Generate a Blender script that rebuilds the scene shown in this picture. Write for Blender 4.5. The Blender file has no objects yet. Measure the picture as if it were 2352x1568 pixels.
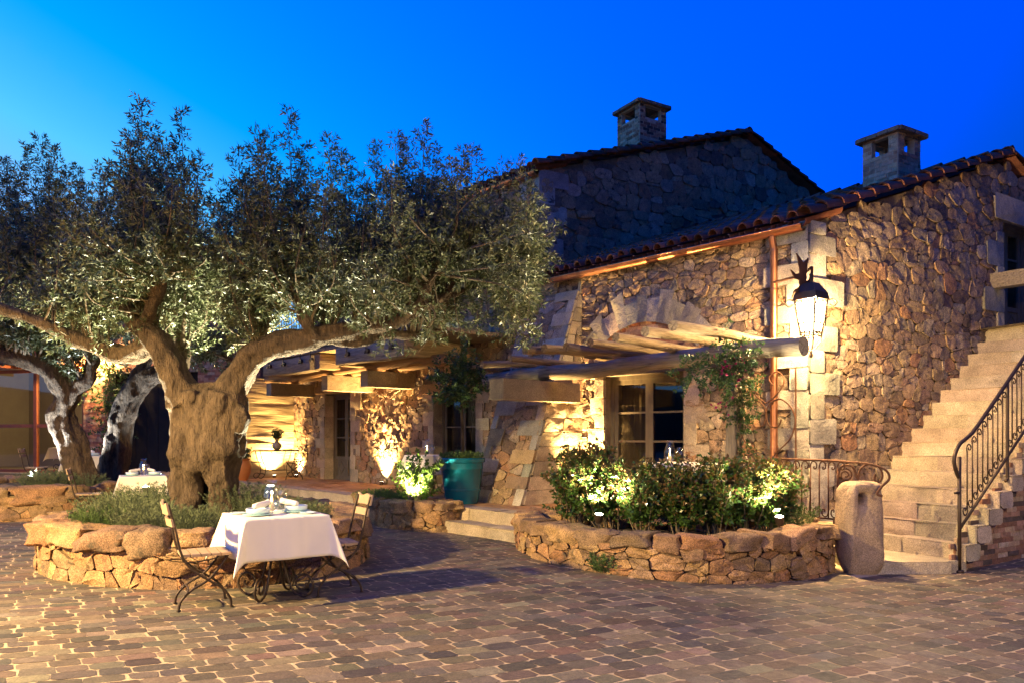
import bpy, math, random
import numpy as np
from mathutils import Vector, Matrix, noise as mnoise
R = random.Random(7)
sc = bpy.context.scene
col = sc.collection
PI = math.pi
# ------------------------------------------------------------------ camera frame of reference
EYE, FPX, CU, HV = 1.45, 1722.7, 1176.0, 1002.0

def at(u, v, Y):
    return Vector(((u - CU) / FPX * Y, Y, EYE + (HV - v) / FPX * Y))

# ------------------------------------------------------------------ materials
MATS = {}

def mk(name, c1, c2=None, nscale=6, rough=.85, metal=0, spec=.3, attr=False, bump=(), stretch=(1, 1, 1),
       speck=0, back=None, trans=0, detail=6, rough2=None, wear=None):
    m = bpy.data.materials.new(name); m.use_nodes = True
    nt = m.node_tree; N = nt.nodes; L = nt.links
    b = N['Principled BSDF']
    b.inputs['Roughness'].default_value = rough
    b.inputs['Metallic'].default_value = metal
    b.inputs['Specular IOR Level'].default_value = spec
    tc = N.new('ShaderNodeTexCoord'); mp = N.new('ShaderNodeMapping')
    mp.inputs['Scale'].default_value = stretch
    L.new(tc.outputs['Object'], mp.inputs['Vector'])
    def nz(scale, det=detail, r=.6):
        n = N.new('ShaderNodeTexNoise'); n.inputs['Scale'].default_value = scale
        n.inputs['Detail'].default_value = det; n.inputs['Roughness'].default_value = r
        L.new(mp.outputs['Vector'], n.inputs['Vector']); return n
    def mix(kind, fac, a, bb):
        x = N.new('ShaderNodeMix'); x.data_type = 'RGBA'; x.blend_type = kind
        for sock, val in ((x.inputs[0], fac), (x.inputs[6], a), (x.inputs[7], bb)):
            if hasattr(val, 'is_linked'): L.new(val, sock)
            elif isinstance(val, (int, float)): sock.default_value = val
            else: sock.default_value = (*val, 1)
        return x.outputs[2]
    def ramp(src, lo, hi, a=0., bb=1.):
        x = N.new('ShaderNodeMapRange'); x.inputs[1].default_value = lo; x.inputs[2].default_value = hi
        x.inputs[3].default_value = a; x.inputs[4].default_value = bb
        L.new(src, x.inputs[0]); return x.outputs[0]
    out = None
    c2 = c2 or tuple(x * .75 for x in c1)
    n1 = nz(nscale)
    out = mix('MIX', ramp(n1.outputs['Fac'], .3, .7), c1, c2)
    if attr:
        a = N.new('ShaderNodeAttribute'); a.attribute_name = 'Col'
        out = mix('MULTIPLY', 1.0, a.outputs['Color'], out)
    if speck:
        n2 = nz(90, 2, .5)
        out = mix('MULTIPLY', speck, out, mix('MIX', ramp(n2.outputs['Fac'], .38, .62), (.25, .24, .23), (1.6, 1.55, 1.5)))
    if wear:
        n3 = nz(wear[1], 5, .7)
        out = mix('MIX', ramp(n3.outputs['Fac'], wear[2], wear[2] + .12), out, wear[0])
    if back:
        g = N.new('ShaderNodeNewGeometry')
        out = mix('MIX', g.outputs['Backfacing'], out, back)
    L.new(out, b.inputs['Base Color'])
    if rough2 is not None:
        L.new(ramp(nz(nscale * 2).outputs['Fac'], .3, .7, rough, rough2), b.inputs['Roughness'])
    prev = None
    for (s, st, dist) in bump:
        bn = N.new('ShaderNodeBump'); bn.inputs['Strength'].default_value = st; bn.inputs['Distance'].default_value = dist
        L.new(nz(s).outputs['Fac'], bn.inputs['Height'])
        if prev: L.new(prev, bn.inputs['Normal'])
        prev = bn.outputs['Normal']
    if prev: L.new(prev, b.inputs['Normal'])
    if trans:
        tr = N.new('ShaderNodeBsdfTranslucent'); L.new(out, tr.inputs['Color'])
        mx = N.new('ShaderNodeMixShader'); mx.inputs[0].default_value = trans
        L.new(b.outputs[0], mx.inputs[1]); L.new(tr.outputs[0], mx.inputs[2])
        L.new(mx.outputs[0], N['Material Output'].inputs['Surface'])
    MATS[name] = m
    return m

def glass(name, tint=(.9, .92, .9), fac=.12, rough=.02, gl=(1, 1, 1)):
    m = bpy.data.materials.new(name); m.use_nodes = True
    nt = m.node_tree; N = nt.nodes; L = nt.links; N.remove(N['Principled BSDF'])
    t = N.new('ShaderNodeBsdfTransparent'); t.inputs[0].default_value = (*tint, 1)
    g = N.new('ShaderNodeBsdfGlossy'); g.inputs['Roughness'].default_value = rough; g.inputs[0].default_value = (*gl, 1)
    fr = N.new('ShaderNodeLayerWeight'); fr.inputs[0].default_value = .5     # Schlick: fac + .8 * (1 - cos)^5
    pw = N.new('ShaderNodeMath'); pw.operation = 'POWER'; pw.inputs[1].default_value = 4; L.new(fr.outputs['Facing'], pw.inputs[0])
    ad = N.new('ShaderNodeMath'); ad.operation = 'MULTIPLY_ADD'; ad.inputs[1].default_value = .45; ad.inputs[2].default_value = fac; ad.use_clamp = True
    L.new(pw.outputs[0], ad.inputs[0])
    x = N.new('ShaderNodeMixShader'); L.new(ad.outputs[0], x.inputs[0]); L.new(t.outputs[0], x.inputs[1]); L.new(g.outputs[0], x.inputs[2])
    L.new(x.outputs[0], N['Material Output'].inputs['Surface']); MATS[name] = m; return m

def emit(name, c, s, clear=.6):
    """glowing glass or flame: part of the light passes straight through"""
    m = bpy.data.materials.new(name); m.use_nodes = True
    nt = m.node_tree; N = nt.nodes; N.remove(N['Principled BSDF'])
    e = N.new('ShaderNodeEmission'); e.inputs[0].default_value = (*c, 1); e.inputs[1].default_value = s
    t = N.new('ShaderNodeBsdfTransparent'); x = N.new('ShaderNodeMixShader'); x.inputs[0].default_value = 1 - clear
    nt.links.new(t.outputs[0], x.inputs[1]); nt.links.new(e.outputs[0], x.inputs[2])
    nt.links.new(x.outputs[0], N['Material Output'].inputs['Surface']); MATS[name] = m; return m

STONE = mk('stone', (1.12, 1.05, .98), (.62, .60, .58), 8, .88, attr=True, bump=((10, .8, .03), (34, .7, .012), (90, .4, .004)), speck=.6,
           wear=((.055, .045, .033), 4.5, .575))
GRANITE = mk('granite', (1.08, 1.04, 1.0), (.66, .64, .61), 3.5, .85, attr=True, bump=((9, .6, .03), (30, .6, .012)), speck=.4, wear=((.10, .085, .065), 2.6, .64))
MORTAR = mk('mortar', (.21, .16, .11), (.13, .098, .066), 12, .95, bump=((30, .6, .02),))
BRICK = mk('brick', (1.05, 1, .95), (.6, .58, .56), 14, .9, attr=True, bump=((40, .5, .01),), speck=.3)
BMORT = mk('brick_mortar', (.50, .41, .30), (.36, .29, .21), 15, .95, bump=((50, .5, .01),))
SAND = mk('joint_sand', (.50, .38, .235), (.37, .28, .17), 7, .95, bump=((60, .6, .012), (9, .4, .03)))
COBBLE = mk('cobble', (1.1, 1.05, 1.0), (.68, .67, .66), 12, .62, spec=.4, attr=True, bump=((22, .5, .012), (85, .35, .003)), speck=.25, rough2=.8,
            wear=((.30, .23, .14), 5, .72))
TILE = mk('terrace_tile', (1.0, .98, .95), (.72, .7, .68), 8, .6, attr=True, bump=((20, .25, .006),))
ROOF = mk('roof_tile', (1.05, 1, .95), (.5, .48, .46), 5, .85, attr=True, bump=((25, .5, .012),), wear=((.16, .12, .09), 6, .62))
WOOD = mk('weathered_wood', (.36, .265, .155), (.17, .12, .07), 5, .85, stretch=(.6, 7, 7), bump=((4, 1.0, .04), (14, .7, .015)), wear=((.06, .042, .028), 2.2, .58))
WOODG = mk('grey_wood', (.34, .28, .20), (.15, .12, .085), 5, .85, stretch=(.6, 7, 7), bump=((4, .9, .03), (14, .5, .01)), wear=((.06, .05, .04), 2.5, .58))
LOGB = mk('brown_log', (.30, .17, .08), (.17, .10, .05), 5, .8, stretch=(.6, 7, 7), bump=((4, .8, .03),))
PLANK = mk('plank', (.46, .36, .22), (.24, .19, .11), 3, .8, stretch=(.5, .5, 6), bump=((6, .5, .02), (2.5, .5, .03)))
JOIN = mk('joinery_wood', (.15, .122, .085), (.09, .073, .052), 9, .7, stretch=(1, 1, .3), bump=((20, .3, .005),))
SEATW = mk('teak', (.42, .29, .18), (.30, .21, .13), 12, .6, stretch=(.5, 4, 1), bump=((20, .3, .003),))
DARKW = mk('dark_door_wood', (.018, .011, .007), (.01, .006, .004), 5, .75)
IRON = mk('wrought_iron', (.035, .026, .02), (.06, .035, .022), 20, .5, metal=.5, spec=.5)
RUST = mk('rusty_iron', (.12, .05, .025), (.055, .028, .017), 14, .75, metal=.3, bump=((50, .3, .003),))
COPPER = mk('copper', (.75, .34, .18), (.45, .19, .10), 6, .28, metal=1, rough2=.42)
REDFRAME = mk('red_steel_frame', (.30, .085, .03), (.22, .06, .022), 5, .5)
BARK = mk('olive_bark', (.15, .104, .064), (.05, .035, .023), 4.5, .95, stretch=(4.2, 4.2, 1.15), bump=((2.2, 1.0, .10), (6.0, 1.0, .07), (16, .9, .02)), wear=((.028, .021, .015), 1.6, .60))
STEM = mk('stem', (.16, .12, .08), (.10, .08, .05), 8, .9)
OLEAF = mk('olive_leaf', (.05, .068, .02), (.028, .042, .013), 3, .42, spec=.45, back=(.13, .145, .075), trans=.12)
HLEAF = mk('hedge_leaf', (.035, .085, .018), (.06, .11, .02), 3, .32, spec=.5, trans=.3)
BLEAF = mk('fresh_leaf', (.07, .14, .02), (.10, .16, .025), 3, .4, spec=.4, trans=.4)
RLEAF = mk('young_leaf', (.16, .075, .03), (.10, .10, .025), 3, .4, spec=.4, trans=.25)
LLEAF = mk('lavender_leaf', (.14, .16, .09), (.09, .12, .055), 4, .7, trans=.2)
GLEAF = mk('rosemary_leaf', (.06, .11, .035), (.09, .14, .04), 4, .6, trans=.2)
DLEAF = mk('topiary_leaf', (.03, .065, .02), (.05, .09, .025), 4, .4, spec=.4, trans=.25)
MAGENTA = mk('bract', (.33, .012, .11), (.22, .01, .08), 6, .6, trans=.3)
SOIL = mk('soil', (.055, .04, .026), (.03, .022, .015), 9, 1, bump=((20, .8, .04),))
TEAL = mk('teal_glaze', (.006, .125, .19), (.004, .08, .13), 3, .18, spec=.6)
TERRA = mk('terracotta', (.46, .18, .065), (.36, .13, .05), 4, .35, spec=.4)
CLOTH = mk('linen', (.82, .75, .63), (.79, .72, .60), 8, .9)
CERAM = mk('plate_glaze', (.70, .75, .74), (.55, .70, .70), 3, .15, spec=.6)
AQUA = mk('aqua_glaze', (.25, .50, .52), (.40, .60, .60), 10, .15, spec=.6)
VASEM = mk('vase_clay', (.36, .31, .25), (.30, .26, .2), 5, .6)
PLAST = mk('interior_plaster', (.26, .22, .15), (.22, .18, .13), 2, .9)
CURT = mk('curtain', (.15, .115, .07), (.08, .06, .036), 1.2, .9, stretch=(9, 9, .2))
WAX = mk('candle_wax', (.42, .34, .22), None, 3, .5)
PANE = glass('window_glass', (.60, .59, .54), .07)
THIN = glass('drinking_glass', (.95, .96, .97), .10)
FLAME = emit('flame', (1, .62, .2), 22)
HOT = emit('lantern_glow', (1, .74, .38), 14)
GLOWPANE = emit('lantern_glass', (1, .80, .46), 36, .5)
LENS = emit('spot_lens', (1, .92, .68), 60, .2)
LENSW = emit('spot_lens_white', (.85, .93, 1), 40, .2)

PAL = [((.31, .225, .15), 5), ((.35, .26, .16), 4), ((.30, .25, .19), 4), ((.25, .18, .125), 3), ((.33, .195, .115), 2), ((.20, .155, .12), 2), ((.38, .31, .235), 2), ((.15, .11, .09), 1)]
PALP = [((.32, .20, .105), 5), ((.35, .235, .125), 4), ((.26, .175, .105), 3), ((.30, .17, .09), 2), ((.20, .135, .085), 2)]
PALC = [((.115, .092, .064), 5), ((.10, .084, .064), 4), ((.145, .115, .078), 3), ((.13, .09, .063), 2), ((.078, .067, .056), 2), ((.18, .145, .098), 1)]
PALB = [((.42, .19, .10), 4), ((.48, .27, .15), 3), ((.36, .14, .08), 3), ((.50, .34, .21), 2), ((.26, .12, .08), 1)]
PALBC = [((.36, .22, .15), 4), ((.44, .33, .22), 3), ((.24, .13, .085), 3), ((.50, .41, .30), 2), ((.11, .08, .065), 2)]
PALB_LIT = [((.48, .34, .24), 4), ((.52, .41, .29), 3), ((.38, .24, .17), 3), ((.56, .47, .36), 2), ((.24, .17, .13), 1)]  # paler brick for the right chimney: lamp light put into the colour
GREY = [((.335, .315, .28), 4), ((.28, .265, .24), 3), ((.38, .35, .305), 2)]
GRW = [((.40, .34, .25), 4), ((.36, .31, .24), 3), ((.44, .37, .27), 3)]
PALR = [((.20, .075, .042), 5), ((.16, .062, .036), 4), ((.25, .10, .055), 3), ((.11, .05, .033), 2)]
PALT = [((.40, .235, .125), 4), ((.36, .20, .10), 4), ((.45, .28, .16), 3)]

def pick(pal, j=.10):
    tot = sum(w for _, w in pal); x = R.random() * tot
    for c, w in pal:
        x -= w
        if x <= 0: break
    k = 1 + R.uniform(-j, j) * 1.5
    return tuple(max(0, ch * k * (1 + R.uniform(-j, j) * .4)) for ch in c)

# ------------------------------------------------------------------ mesh builder
class MB:
    def __init__(s): s.v = []; s.f = []; s.mi = []; s.c = []
    def add(s, vs, fs, mi=0, c=(1, 1, 1)):
        o = len(s.v); s.v.extend(tuple(x) for x in vs)
        for f in fs: s.f.append(tuple(i + o for i in f)); s.mi.append(mi); s.c.append(c)
    def box(s, c, size, rot=None, mi=0, cc=(1, 1, 1)):
        x, y, z = (d / 2 for d in size); c = Vector(c)
        vs = [Vector((sx * x, sy * y, sz * z)) for sx in (-1, 1) for sy in (-1, 1) for sz in (-1, 1)]
        if rot is not None: vs = [rot @ p for p in vs]
        s.add([p + c for p in vs], [(0, 1, 3, 2), (4, 6, 7, 5), (0, 4, 5, 1), (2, 3, 7, 6), (0, 2, 6, 4), (1, 5, 7, 3)], mi, cc)
    def hexa(s, b, t, mi=0, cc=(1, 1, 1)):   # two matching loops of points -> closed prism
        n = len(b); vs = list(b) + list(t)
        fs = [tuple(range(n))[::-1], tuple(range(n, 2 * n))] + [(i, (i + 1) % n, n + (i + 1) % n, n + i) for i in range(n)]
        s.add(vs, fs, mi, cc)
    def tube(s, pts, r, sides=8, mi=0, cc=(1, 1, 1), cap=True, flat=1.0, wob=0, seed=0):
        pts = [Vector(p) for p in pts]; n = len(pts)
        rr = r if isinstance(r, (list, tuple)) else [r] * n
        up = None; vs = []
        for i, p in enumerate(pts):
            t = (pts[min(i + 1, n - 1)] - pts[max(i - 1, 0)])
            if t.length < 1e-9: t = Vector((0, 0, 1))
            t.normalize()
            if up is None:
                ref = Vector((0, 0, 1)) if abs(t.z) < .9 else Vector((1, 0, 0))
                up = (ref - t * ref.dot(t)).normalized()
            else:
                up = up - t * up.dot(t)
                up = up.normalized() if up.length > 1e-6 else t.orthogonal().normalized()
            sd = t.cross(up)
            for k in range(sides):
                a = 2 * PI * k / sides; q = rr[i]
                if wob: q *= 1 + wob * mnoise.noise(Vector((math.cos(a) * 1.6 + seed, math.sin(a) * 1.6, i * .35)))
                vs.append(p + up * (math.cos(a) * q) + sd * (math.sin(a) * q * flat))
        fs = [(i * sides + k, i * sides + (k + 1) % sides, (i + 1) * sides + (k + 1) % sides, (i + 1) * sides + k) for i in range(n - 1) for k in range(sides)]
        if cap: fs += [tuple(range(sides))[::-1], tuple(range((n - 1) * sides, n * sides))]
        s.add(vs, fs, mi, cc)
    def lathe(s, prof, c=(0, 0, 0), seg=24, mi=0, cc=(1, 1, 1)):
        c = Vector(c); n = len(prof)
        vs = [c + Vector((r * math.cos(2 * PI * k / seg), r * math.sin(2 * PI * k / seg), z)) for r, z in prof for k in range(seg)]
        fs = [(i * seg + k, i * seg + (k + 1) % seg, (i + 1) * seg + (k + 1) % seg, (i + 1) * seg + k) for i in range(n - 1) for k in range(seg)]
        s.add(vs, fs, mi, cc)
    def build(s, name, mats, parent=None, smooth=False, sharp=None):
        me = bpy.data.meshes.new(name); me.from_pydata(s.v, [], s.f)
        mats = mats if isinstance(mats, (list, tuple)) else [mats]
        for m in mats: me.materials.append(m)
        if len(mats) > 1: me.polygons.foreach_set('material_index', s.mi)
        a = me.attributes.new('Col', 'FLOAT_COLOR', 'FACE')
        a.data.foreach_set('color', np.array([(*c, 1) for c in s.c], dtype=np.float32).ravel())
        if smooth:
            me.polygons.foreach_set('use_smooth', [True] * len(s.f))
            if sharp: me.set_sharp_from_angle(angle=math.radians(sharp))
        me.update()
        o = bpy.data.objects.new(name, me); col.objects.link(o)
        if parent:
            o.parent = parent
            p = parent
            while p.parent: p = p.parent
            if p.get('_w'): o.matrix_parent_inverse = Matrix.Translation(-Vector(p['_w'])) if parent is p else Matrix.Identity(4)
        return o

def tag(o, label=None, cat=None, group=None, kind=None):
    if label: o['label'] = label
    if cat: o['category'] = cat
    if group: o['group'] = group
    if kind: o['kind'] = kind
    return o

def thing(name, label, cat, loc=(0, 0, 0), group=None, world=True):
    """Empty at the base; world=True: parts are given in world coordinates"""
    o = bpy.data.objects.new(name, None); col.objects.link(o); o.location = loc; o.empty_display_size = .1
    if world: o['_w'] = tuple(loc)
    return tag(o, label, cat, group)

def kids(o): return [c for c in bpy.data.objects if c.parent is o]

def dup(o, loc, rz, label, group=None, parent=None):
    c = o.copy(); col.objects.link(c)
    if parent is None:
        c.location = loc; c.rotation_euler = (0, 0, rz); c['label'] = label
        if group: c['group'] = group
    else: c.parent = parent
    for k in kids(o): dup(k, None, 0, None, None, c)
    return c

def spiral(c, ex, ey, r0, r1, a0, a1, n=18):
    return [Vector(c) + Vector(ex) * (math.cos(a) * r) + Vector(ey) * (math.sin(a) * r)
            for i in range(n + 1) for a, r in [(a0 + (a1 - a0) * i / n, r0 + (r1 - r0) * i / n)]]

def bez(pts, n=6):
    """Catmull-Rom through points"""
    P = [Vector(p) for p in pts]; out = []
    for i in range(len(P) - 1):
        p0 = P[max(i - 1, 0)]; p1 = P[i]; p2 = P[i + 1]; p3 = P[min(i + 2, len(P) - 1)]
        for k in range(n):
            t = k / n
            out.append(.5 * ((2 * p1) + (p2 - p0) * t + (2 * p0 - 5 * p1 + 4 * p2 - p3) * t * t + (3 * p1 - p0 - 3 * p2 + p3) * t ** 3))
    out.append(P[-1]); return out

def lerp_list(vals, n):
    out = []
    for i in range(n):
        x = i / (n - 1) * (len(vals) - 1); k = min(int(x), len(vals) - 2); out.append(vals[k] + (vals[k + 1] - vals[k]) * (x - k))
    return out

# ------------------------------------------------------------------ masonry
def chaikin(poly, k=.25, it=1):
    for _ in range(it):
        o = []
        for i in range(len(poly)):
            a = poly[i]; b = poly[(i + 1) % len(poly)]
            o.append((a[0] + (b[0] - a[0]) * k, a[1] + (b[1] - a[1]) * k)); o.append((b[0] + (a[0] - b[0]) * k, b[1] + (a[1] - b[1]) * k))
        poly = o
    return poly

def stone(mb, fmap, poly, h, gap=.008, mi=1, c=(1, 1, 1), top=.88, rnd=.2, rough=.012, it=1, base=-.015, tilt=.055):
    poly = chaikin(poly, rnd, it); n = len(poly)
    cx = sum(p[0] for p in poly) / n; cy = sum(p[1] for p in poly) / n
    rad = max(.03, min(math.hypot(p[0] - cx, p[1] - cy) for p in poly))
    g = max(.5, 1 - gap / rad); tx = R.uniform(-tilt, tilt); ty = R.uniform(-tilt, tilt)
    vs = []
    for (s, hh, jj) in ((g, base, 0), (g * .97, h * .62, rough * .4), (g * (top + .14), h * .95, rough * .6), (g * top * .6, h, rough)):
        for (x, y) in poly:
            X = cx + (x - cx) * s; Y = cy + (y - cy) * s
            d = hh + (jj and (R.uniform(-jj, jj) + (x - cx) * tx * .6 + (y - cy) * ty * .6))
            vs.append(fmap(X, Y, d))
    vs.append(fmap(cx, cy, h + R.uniform(-rough, rough)))
    fs = []
    for r in range(3):
        for i in range(n):
            j = (i + 1) % n; fs.append((r * n + i, r * n + j, (r + 1) * n + j, (r + 1) * n + i))
    fs += [(3 * n + i, 3 * n + (i + 1) % n, 4 * n) for i in range(n)]
    mb.add(vs, fs, mi, c)

def clip(poly, a, b, c):   # keep a*x+b*y<=c
    o = []
    for i in range(len(poly)):
        p = poly[i]; q = poly[(i + 1) % len(poly)]
        dp = a * p[0] + b * p[1] - c; dq = a * q[0] + b * q[1] - c
        if dp <= 0: o.append(p)
        if (dp < 0 < dq) or (dq < 0 < dp):
            t = dp / (dp - dq); o.append((p[0] + (q[0] - p[0]) * t, p[1] + (q[1] - p[1]) * t))
    return o

def rubble(mb, fmap, p0, p1, z0, z1, inside=None, holes=(), sw=.25, sh=.15, h=.045, pal=PAL, jit=.17, mi=1, gap=.0045, rnd=.19, it=1, top=.88, rough=.012):
    k = sh / sw; sites = []; z = z0
    while z < z1:
        rh = sh * R.uniform(.6, 1.5); x = p0 - R.uniform(0, sw)
        while x < p1 + sw:
            w = sw * R.choice((.35, .5, .7, .9, 1.0, 1.2, 1.6)) * R.uniform(.85, 1.15)
            if R.random() < .3 and w > sw * .8:
                sites.append(((x + w * R.uniform(.3, .7)) * k, z + rh * .25)); sites.append(((x + w * R.uniform(.3, .7)) * k, z + rh * .78))
            else: sites.append(((x + w / 2) * k, z + rh / 2 + R.uniform(-jit, jit) * rh))
            x += w
        z += rh
    grid = {}; G = sh * 1.5
    for i, (x, y) in enumerate(sites): grid.setdefault((int(x // G), int(y // G)), []).append(i)
    W = [R.uniform(-1, 1) * sh * sh * .10 for _ in sites]
    for i, (x, y) in enumerate(sites):
        if x / k < p0 - .12 or x / k > p1 + .12: continue
        if inside and not inside(x / k, y): continue
        if any(a - .02 < x / k < b + .02 and c - .02 < y < d + .02 for a, b, c, d in holes): continue
        q = sh * 1.9; poly = [(max(x - q, p0 * k), max(y - q, z0)), (min(x + q, p1 * k), max(y - q, z0)), (min(x + q, p1 * k), min(y + q, z1)), (max(x - q, p0 * k), min(y + q, z1))]
        gx, gy = int(x // G), int(y // G)
        for ax in range(gx - 2, gx + 3):
            for ay in range(gy - 2, gy + 3):
                for j in grid.get((ax, ay), ()):
                    if j == i or not poly: continue
                    X, Y = sites[j]; a = X - x; b = Y - y
                    if a * a + b * b > 14 * sh * sh: continue
                    poly = clip(poly, a, b, (X * X + Y * Y - x * x - y * y) / 2 + (W[i] - W[j]))
        for (a, b, c, d) in holes:
            if not poly: break
            A, B = a * k, b * k
            if max(p[0] for p in poly) > A and min(p[0] for p in poly) < B and max(p[1] for p in poly) > c and min(p[1] for p in poly) < d:
                dd = [(A - x, (1, 0, A)), (x - B, (-1, 0, -B)), (c - y, (0, 1, c)), (y - d, (0, -1, -d))]
                poly = clip(poly, *max(dd, key=lambda t: t[0])[1])
        if len(poly) < 3: continue
        poly = [(px / k, py) for px, py in poly]
        ar = abs(sum(poly[t][0] * poly[(t + 1) % len(poly)][1] - poly[(t + 1) % len(poly)][0] * poly[t][1] for t in range(len(poly)))) / 2
        if ar < .0025: continue
        stone(mb, fmap, poly, h * R.uniform(.55, 1.35), gap, mi, pick(pal), rnd=rnd, it=it, top=top, rough=rough)

def courses(mb, fmap, p0, p1, z0, z1, bl=.23, bh=.065, h=.012, pal=PALB, holes=(), mi=1, gap=.005, ztop=None):
    z = z0; r = 0
    while z < z1 - .01:
        x = p0 - (bl / 2 if r % 2 else 0)
        while x < p1 - .01:
            w = bl * R.uniform(.9, 1.1)
            a, b = max(x, p0), min(x + w, p1); zt = min(z + bh, z1)
            segs = [(a, b)]
            for (ha, hb, hc, hd) in holes:
                if zt > hc + .005 and z < hd - .005:
                    segs = [(s, e) for q, w2 in segs for s, e in ((q, min(w2, ha)), (max(q, hb), w2)) if e - s > .02]
            for (s, e) in segs:
                if e - s > .03 and (ztop is None or z < ztop((s + e) / 2)):
                    stone(mb, fmap, [(s, z), (e, z), (e, zt), (s, zt)], h * R.uniform(.6, 1.3), gap, mi, pick(pal), top=.9, rnd=.06, rough=.002)
            x += w
        z += bh; r += 1

def backing(mb, fmap, p0, p1, z0, ztop, holes=(), depth=.3, mi=0):
    """wall face with real openings and their reveals; ztop is a function of p"""
    xs = sorted({p0, p1} | {x for h in holes for x in h[:2] if p0 < x < p1})
    more = []
    for a, b in zip(xs, xs[1:]):
        n = max(1, int((b - a) / .8)); more += [a + (b - a) * i / n for i in range(n)]
    xs = more + [p1]
    for a, b in zip(xs, xs[1:]):
        m = (a + b) / 2; hs = sorted([h for h in holes if h[0] - 1e-6 <= m <= h[1] + 1e-6], key=lambda h: h[2])
        lo = z0
        for h in hs + [None]:
            ta, tb = (ztop(a), ztop(b)) if h is None else (h[2], h[2])
            if max(ta, tb) > lo + 1e-4:
                mb.add([fmap(a, lo, 0), fmap(b, lo, 0), fmap(b, tb, 0), fmap(a, ta, 0)], [(0, 1, 2, 3)], mi)
                mb.add([fmap(a, lo, -.45), fmap(b, lo, -.45), fmap(b, tb, -.45), fmap(a, ta, -.45)], [(3, 2, 1, 0)], mi)
            if h: lo = h[3]
    for (a, b, c, d) in holes:
        q = [(a, c), (b, c), (b, d), (a, d)]
        for i in range(4):
            s, e = q[i], q[(i + 1) % 4]
            mb.add([fmap(*s, 0), fmap(*e, 0), fmap(*e, -.45), fmap(*s, -.45)], [(0, 1, 2, 3)], mi)

def quoins(mb, fmap, side, x, z0, z1, pal=GREY, h=.06, lo=.24, hi=.46, bh=.27, mi=2, over=0.0, phase=0):
    z = z0; i = phase
    while z < z1 - .06:
        hh = min(bh * R.uniform(.8, 1.2), z1 - z); L = (hi if i % 2 else lo) * R.uniform(.85, 1.2)
        a, b = (x - over, x + L) if side > 0 else (x - L, x + over)
        stone(mb, fmap, [(a, z), (b, z), (b, z + hh), (a, z + hh)], h * R.uniform(.8, 1.2), .007, mi, pick(pal, .14), top=.9, rnd=.06, rough=.009, tilt=.05)
        z += hh; i += 1

def boulder(mb, c, size, rz=0, mi=1, cc=(1, 1, 1), nu=20, nv=12, e=.38, amp=.17):
    sd = R.random() * 50; M = Matrix.Rotation(rz, 3, 'Z') @ Matrix.Rotation(R.uniform(-.12, .12), 3, 'Y'); vs = []
    sg = lambda t: math.copysign(abs(t) ** e, t)
    for i in range(nv + 1):
        th = -PI / 2 + PI * i / nv
        for k in range(nu):
            ph = 2 * PI * k / nu
            p = Vector((sg(math.cos(th)) * sg(math.cos(ph)), sg(math.cos(th)) * sg(math.sin(ph)), sg(math.sin(th))))
            q = 1 + amp * 2.2 * mnoise.noise(p * 1.1 + Vector((sd, 0, 0))) + amp * 1.1 * mnoise.noise(p * 2.6 + Vector((0, sd, 0))) + amp * .5 * mnoise.noise(p * 7 + Vector((0, sd, 9)))
            p = Vector((p.x * size[0] / 2, p.y * size[1] / 2, p.z * size[2] / 2)) * q
            vs.append(Vector(c) + M @ p)
    fs = [(i * nu + k, i * nu + (k + 1) % nu, (i + 1) * nu + (k + 1) % nu, (i + 1) * nu + k) for i in range(nv) for k in range(nu)]
    mb.add(vs, fs, mi, cc)

def outline_map(pts, closed, zfun=None, batter=0.0):
    """pts: XY outline, walked so that the outside lies on the right hand; -> map(p,z,d), length"""
    Q = [Vector((x, y, 0)) for x, y in pts]
    if closed: Q = Q + [Q[0]]
    if closed: C = bez([Q[-2]] + Q + [Q[1]], 8)[8:-8]
    else: C = bez(Q, 8)
    D = [0]
    for a, b in zip(C, C[1:]): D.append(D[-1] + (b - a).length)
    def f(p, z, d):
        p = min(max(p, 0), D[-1] - 1e-4)
        lo, hi = 0, len(D) - 1
        while hi - lo > 1:
            m = (lo + hi) // 2
            if D[m] <= p: lo = m
            else: hi = m
        t = (p - D[lo]) / (D[hi] - D[lo]); pos = C[lo].lerp(C[hi], t)
        T0 = C[min(lo + 1, len(C) - 1)] - C[max(lo - 1, 0)]; T1 = C[min(hi + 1, len(C) - 1)] - C[max(hi - 1, 0)]
        T = T0.lerp(T1, t).normalized(); nn = Vector((T.y, -T.x, 0))
        r = pos + nn * (d - batter * z); r.z = z + (zfun(r.x, r.y) if zfun else 0); return r
    return f, D[-1], C

# ------------------------------------------------------------------ plan of the place
P0 = Vector((3.91, 9.93, 0))                       # near corner of the right-hand house
A_ = Vector((-.914, 1, 0)).normalized()            # along the front wall, leftwards
N_ = Vector((A_.y, -A_.x, 0))                      # into the front wall
M_ = Vector((1, .6, 0)).normalized()               # along the side wall, to the right
W_ = Vector((M_.y, -M_.x, 0))                      # out of the side wall
Z_ = Vector((0, 0, 1))
TZ = .35                                           # terrace level
def front(p, z, d=0): return P0 + A_ * p - N_ * d + Z_ * z
def side(q, z, d=0): return P0 + M_ * q + W_ * d + Z_ * z
P2 = Vector((.573, 15.36, 0))
def far_front(p, z, d=0): return P2 + A_ * p - N_ * d + Z_ * z
def far_side(q, z, d=0): return P2 + M_ * q + W_ * d + Z_ * z

def sst(x): x = min(1, max(0, x)); return x * x * (3 - 2 * x)
def ground_z(x, y):
    e = Vector((x + .8, y - 11.72, 0)).dot(N_)                     # >0 behind the terrace edge
    along = Vector((x + .8, y - 11.72, 0)).dot(A_)
    g = .2 * sst(1 + e / 2.2) * sst((along - 1.2) / 2.0)
    return g - .13 * sst((x - .8) / 3.8) * sst((11 - y) / 2)

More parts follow.
